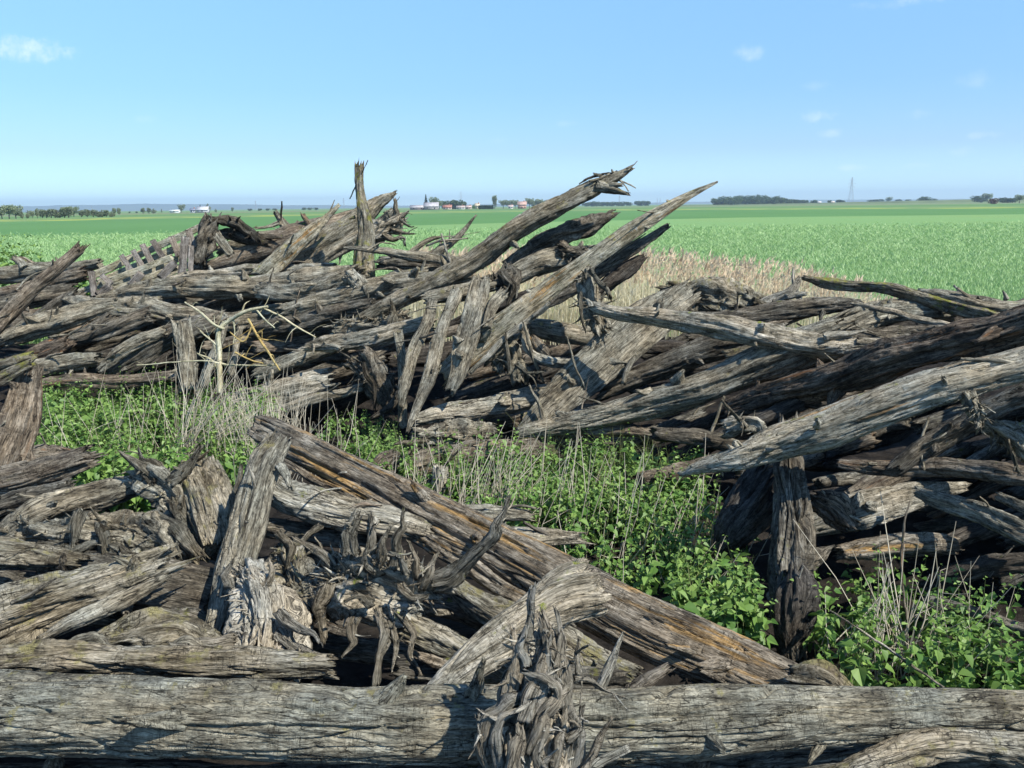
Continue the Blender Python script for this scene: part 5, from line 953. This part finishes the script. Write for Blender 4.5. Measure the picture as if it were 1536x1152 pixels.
# the pile runs on beyond the right edge and shades what lies under it
def wp(x, y, z, r):
    d = np.array([x, y, z])-CO; Z = float(d@CF); return (768+F*float(d@CR)/Z, 576-F*float(d@CU)/Z, Z, r*F/Z)
rr = random.Random(4)
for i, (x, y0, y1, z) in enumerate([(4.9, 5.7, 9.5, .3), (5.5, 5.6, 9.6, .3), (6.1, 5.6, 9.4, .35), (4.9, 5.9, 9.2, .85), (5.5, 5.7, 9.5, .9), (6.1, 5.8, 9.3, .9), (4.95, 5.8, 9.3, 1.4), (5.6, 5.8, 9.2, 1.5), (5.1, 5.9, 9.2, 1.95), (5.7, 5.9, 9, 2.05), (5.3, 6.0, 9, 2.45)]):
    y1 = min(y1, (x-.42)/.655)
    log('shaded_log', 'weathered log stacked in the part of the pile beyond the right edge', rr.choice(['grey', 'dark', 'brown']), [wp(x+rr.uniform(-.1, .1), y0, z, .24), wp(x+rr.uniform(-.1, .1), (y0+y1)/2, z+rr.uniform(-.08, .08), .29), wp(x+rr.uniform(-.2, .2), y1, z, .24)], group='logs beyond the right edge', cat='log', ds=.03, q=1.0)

# broken sticks lying over the logs
rs = random.Random(29); cands = [p for p in PLACED if p[2] not in (gF, 'logs beyond the right edge') and max(q[3] for q in p[0]) > .06]
for i in range(150):
    w, zz, g_ = rs.choice(cands); u = rs.uniform(.05, .95)*(len(w)-1); k = min(int(u), len(w)-2); f_ = u-k; wa = np.array(w); q = wa[k]*(1-f_)+wa[k+1]*f_
    if q[1] < 4.4 and rs.random() < .8: continue
    tn = wa[k+1, :3]-wa[k, :3]; tn /= np.linalg.norm(tn); dv = np.array([rs.gauss(0, .7)+tn[0]*1.2, rs.gauss(0, .5), rs.gauss(0, .45)+tn[2]*1.2]); dv /= np.linalg.norm(dv)
    up = np.array([0, -.55, .83]); p0 = q[:3]+up*q[3]*rs.uniform(.8, 1.0); l = rs.uniform(.10, .42)*(1 if zz > 8 else .6); r0 = rs.uniform(.008, .026)*(1 if zz > 8 else .6)
    mb = MB(); jit = np.array([rs.gauss(0, .1), rs.gauss(0, .1), rs.gauss(0, .12)])*l
    tube(mb, [list(p0-dv*l)+[r0*.7], list(p0+jit)+[r0], list(p0+dv*l)+[r0*.45]], seed=700+i, ds=max(.005, zz/853*1.2), view=False, fray=(.6, .9), lump=.4)
    tag(mb.build('broken_stick', MAT[rs.choice(['grey', 'grey', 'pale', 'brown', 'mossy_light', 'dark'])]), 'short broken stick lying loose over the weathered logs', 'stick', 'broken sticks scattered over the logs')

# ------------------------------------------------------------------ nettles and dry stalks
def pip(px, py, poly):
    c = np.zeros(len(px), bool); n_ = len(poly)
    for i in range(n_):
        x0, y0 = poly[i]; x1, y1 = poly[(i+1) % n_]
        c ^= ((y0 > py) != (y1 > py)) & (px < (x1-x0)*(py-y0)/(y1-y0+1e-9)+x0)
    return c
LSH = np.array([(0, 0), (.30, .20), (.26, .48), (.12, .78), (0, 1.0), (-.12, .78), (-.26, .48), (-.30, .20)])
def nettles(name, label, poly, dens, hr, seed, z0=0.0, leaf=(.045, .085)):
    """plants stand on the ground inside the world outline poly (x, y)"""
    rng = np.random.RandomState(seed); poly = np.array(poly, float); lo, hi = poly.min(0), poly.max(0)
    N = int(dens*np.prod(hi-lo)); p = lo+rng.rand(N, 2)*(hi-lo); p = p[pip(p[:, 0], p[:, 1], poly)]
    p = p[rng.rand(len(p)) < .60+1.1*pn(p[:, 0]*1.5, p[:, 1]*1.5, seed)]; N = len(p)
    H = hr[0]+(hr[1]-hr[0])*np.clip(.5+.55*pn(p[:, 0]*.9, p[:, 1]*.9, seed+3)+.35*rng.normal(size=N), 0, 1.25)
    base = np.stack([p[:, 0], p[:, 1], np.full(N, z0)], -1); lean = rng.normal(size=(N, 2))*.11
    mb = MB(); tip = base+np.stack([lean[:, 0], lean[:, 1], H], -1)
    blades(mb, base, H, .010+0*H, lean, rng.rand(N), rng.rand(N)*3.14, .1, mi=1, segs=2)
    for lv in range(11):
        t = 1-.085*lv*(.8+.4*rng.rand(N)); ok = t > .12
        for side in range(2):
            az = lv*1.57+side*3.14+rng.normal(size=N)*.45+p[:, 0]*40
            size = (leaf[0]*.7+(leaf[1]*1.1-leaf[0]*.7)*rng.rand(N)**1.3)*(1+.5*pn(p[:, 0]*.8, p[:, 1]*.8, seed+9))*np.clip(.35+.22*lv, .35, 1.15)
            el = rng.normal(size=N)*.35-.12*lv*.3+.25*(lv == 0); tw = rng.normal(size=N)*.35
            o = base+np.stack([lean[:, 0]*t**1.3, lean[:, 1]*t**1.3, H*t], -1)
            dx = np.stack([np.cos(az)*np.cos(el), np.sin(az)*np.cos(el), np.sin(el)], -1)
            sd = np.stack([-np.sin(az)*np.cos(tw), np.cos(az)*np.cos(tw), np.sin(tw)], -1); up = np.cross(dx, sd)
            u = LSH[:, 0]*1.25; v = LSH[:, 1]; fold = np.abs(u)*.45; dr = -.30*v*v
            V = o[:, None]+size[:, None, None]*(dx[:, None]*(v*1.0+.22)[None, :, None]+sd[:, None]*u[None, :, None]+up[:, None]*(fold+dr)[None, :, None])
            V = V[ok]; g = np.zeros_like(V); g[..., 0] = (np.clip(rng.rand(N)*.75+.25*(lv < 3), 0, 1)**1.2)[ok][:, None]
            k = np.arange(len(V))[:, None, None]*8; f = k+np.array([[0, 1, 2, 3], [0, 3, 4, 4], [0, 4, 5, 5], [0, 5, 6, 7]])[None]
            f3 = k+np.array([[0, 3, 4], [0, 4, 5]])[None]; f4 = k+np.array([[0, 1, 2, 3], [0, 5, 6, 7]])[None]
            mb.add(V.reshape(-1, 3), f4.reshape(-1, 4), g.reshape(-1, 3), 0)
            mb.f.append(f3.reshape(-1, 3)+mb.n-len(V)*8); mb.m.append(np.zeros(len(V)*2))
    return tag(mb.build(name, [M_nettle, M_stem], smooth=False), label, 'nettles', kind='stuff')
def GP(x, y, z=0.0):     # where the ray through photo pixel (x, y) meets height z
    d = P(x, y, 1)-CO; t = (z-CAM_H)/d[2]; q = CO+d*t; return (q[0], q[1])
nettles('nettle_bed', 'green nettle bed filling the hollow at left behind the near pile', [GP(60, 600, .3), GP(200, 585, .3), GP(330, 592, .3), GP(420, 620, .3), GP(400, 720, .1), GP(330, 765, .1), GP(140, 765, .1), GP(50, 700, .2)], 75, (.42, .72), 61, -.02)
nettles('nettle_bed', 'large green nettle bed right of the diagonal log', [GP(480, 665, .1), GP(590, 705, .1), GP(700, 700, .1), GP(880, 690, .1), GP(1040, 700, .1), GP(1090, 820, 0), GP(1140, 900, 0), GP(1150, 985, 0), GP(1100, 1000, .1), GP(900, 880, .1), GP(700, 770, .1), GP(560, 720, .1)], 85, (.34, .62), 62, -.05)
nettles('nettle_bed', 'small nettle bed behind the top of the diagonal log', [GP(470, 650, .1), GP(520, 640, .1), GP(590, 650, .1), GP(600, 700, .1), GP(540, 705, .1)], 85, (.3, .45), 63, -.02, (.04, .07))
nettles('nettle_bed', 'nettle bed at right below the orange ended rotten log', [GP(1210, 930, 0), GP(1300, 900, 0), GP(1400, 905, 0), GP(1560, 960, 0), GP(1640, 1080, 0), GP(1480, 1100, 0), GP(1330, 1080, 0), GP(1230, 1040, 0)], 75, (.35, .62), 64, -.12, (.045, .09))
nettles('green_bush', 'taller bright green bush at the left edge of the field', [tuple(P(-60, 400, 19)[:2]), tuple(P(58, 400, 19)[:2]), tuple(P(64, 400, 21)[:2]), tuple(P(-60, 400, 21)[:2])], 34, (2.0, 2.5), 65, .0, (.10, .17))
nettles('green_bush', 'lower bright green bush behind the tip of the leaning pole', [tuple(P(58, 400, 18.5)[:2]), tuple(P(175, 400, 18.5)[:2]), tuple(P(170, 400, 20)[:2]), tuple(P(64, 400, 20)[:2])], 34, (1.6, 2.0), 66, .0, (.10, .17))

def grass(name, label, polys, seed):
    rng = np.random.RandomState(seed); mb = MB()
    for poly, dens in polys:
        poly = np.array(poly, float); lo, hi = poly.min(0), poly.max(0); n_ = int(dens*np.prod(hi-lo)); c = lo+rng.rand(n_, 2)*(hi-lo); c = c[pip(c[:, 0], c[:, 1], poly)]; c = c[pn(c[:, 0]*1.1, c[:, 1]*1.1, seed) > -.12]
        k = 16; c = np.repeat(c, k, 0); N = len(c); b = np.stack([c[:, 0]+rng.normal(size=N)*.05, c[:, 1]+rng.normal(size=N)*.05, np.full(N, -.05)], -1)
        la = rng.rand(N)*6.28; ll = rng.uniform(.05, .35, N)
        blades(mb, b, rng.uniform(.25, .75, N), rng.uniform(.005, .010, N), np.stack([np.cos(la)*ll, np.sin(la)*ll], -1), rng.rand(N), rng.rand(N)*3.14, .5, segs=4)
    return tag(mb.build(name, leafmat('grass_blade', (.10, .19, .045), (.36, .38, .16), .3), smooth=False), label, 'grass', kind='stuff')
grass('grass', 'thin mixed grass growing through the nettle beds', [
    ([GP(60, 600, .3), GP(420, 620, .3), GP(400, 740, .1), GP(50, 700, .2)], 7), ([GP(480, 665, .1), GP(880, 690, .1), GP(1040, 720, .1), GP(1130, 940, 0), GP(1080, 980, .1), GP(700, 770, .1)], 7), ([GP(1210, 950, 0), GP(1330, 930, 0), GP(1450, 960, 0), GP(1400, 1060, 0), GP(1240, 1040, 0)], 9)], 81)
def stalks(name, label, spots, seed, mat=None):
    """spots: (x, y, Z, n, spread_m, h0, h1, leanx)"""
    rng = np.random.RandomState(seed); mb = MB()
    for (x, y, Z, n_, sp, h0, h1, lx) in spots:
        c = P(x, y, Z)
        for k in range(n_):
            b = c+np.array([rng.normal()*sp, rng.normal()*sp*.6, 0]); b[2] = max(-.1, c[2]-.15); h = rng.uniform(h0, h1)+.15
            d = np.array([lx+rng.normal()*.28, rng.normal()*.2, 1.0]); d /= np.linalg.norm(d)
            m1 = b+d*h*.5+rng.normal(size=3)*.02; tp = b+d*h+rng.normal(size=3)*.05; r = rng.uniform(.003, .006)
            n0 = mb.n; simple_tube(mb, [list(b)+[r], list(m1)+[r*.8], list(tp)+[r*.35]], 4); mb.g[-1] = np.stack([np.full(12, rng.rand()), np.zeros(12), np.zeros(12)], -1)
            if rng.rand() < .4:
                e = m1+np.array([rng.normal()*.12, rng.normal()*.1, .12*rng.rand()]); simple_tube(mb, [list(m1)+[r*.6], list((m1+e)/2+rng.normal(size=3)*.01)+[r*.5], list(e)+[r*.25]], 4); mb.g[-1] = np.stack([np.full(12, rng.rand()), np.zeros(12), np.zeros(12)], -1)
    return tag(mb.build(name, mat or M_straw), label, 'dry stalks', kind='stuff')
stalks('dry_stalks', 'dead pale stalks standing in the left nettle bed', [(120, 700, 9.8, 8, .3, .5, 1.0, -.1), (220, 690, 10, 34, .7, .6, 1.2, 0), (270, 670, 10.0, 34, .08, .8, 1.4, .5), (275, 668, 10.0, 12, .06, .9, 1.3, 1.3), (340, 660, 10.2, 40, .35, .5, 1.1, 0), (400, 685, 9.6, 70, .24, .5, 1.0, .05), (440, 660, 10, 20, .3, .4, .8, .15)], 71)
stalks('dry_stalks', 'dead pale stalks standing in the large nettle bed', [(480, 690, 9, 18, .3, .3, .7, .25), (620, 760, 8.6, 26, .35, .4, .85, .1), (710, 775, 8.2, 55, .30, .45, .95, .3), (760, 770, 8.2, 26, .3, .4, .8, .2), (850, 800, 8.0, 26, .5, .5, 1.0, .2), (930, 830, 7.8, 20, .5, .5, 1.0, .15), (1000, 860, 7.3, 12, .3, .4, .8, .5), (900, 900, 6.8, 10, .4, .3, .6, .1), (1040, 900, 6.7, 6, .2, .3, .6, .3)], 72)
stalks('dry_stalks', 'dead brown stalks standing among the right nettles', [(1340, 1000, 5.7, 34, .22, .3, .75, .0), (1390, 960, 5.9, 10, .3, .4, .9, -.2), (1280, 1000, 5.7, 14, .2, .3, .6, .5), (1420, 1000, 5.6, 6, .2, .4, .7, .1)], 73)
# long bent grass stalk at right
log('bent_stalk', 'long bent pale grass stalk slanting down through the right nettles', 'pale', [(1245, 915, 5.5, 1.5), (1290, 945, 5.3, 2), (1350, 985, 5.1, 2.5), (1385, 1010, 5.0, 2.5), (1415, 1032, 4.9, 2)], cat='stalk', ds=.006, ridge=.1)
log('upright_twig', 'tall brown twig standing among the right nettles', 'brown', [(1360, 930, 5.9, 2), (1352, 850, 5.9, 2.5), (1356, 790, 5.9, 2), (1364, 752, 5.9, 1)], cat='twig', ds=.006, ridge=.1)

# ------------------------------------------------------------------ haze
def haze():
    m = bpy.data.materials.new('haze'); m.use_nodes = True; m.node_tree.nodes.clear(); n = NT(m.node_tree)
    v = n('ShaderNodeVolumePrincipled'); v.inputs['Color'].default_value = (.68, .86, 1, 1); v.inputs['Density'].default_value = 0.00014; v.inputs['Anisotropy'].default_value = 0.2
    n('ShaderNodeOutputMaterial', i_Volume=v.outputs[0])
    mb = MB(); box(mb, -11000, 11000, -60, 11000, -4, 130)
    o = mb.build('haze', m, origin=(0, 5000, -4), smooth=False, grain=False); tag(o, kind='stuff', label='pale blue haze hanging over the far fields', cat='haze')
haze()
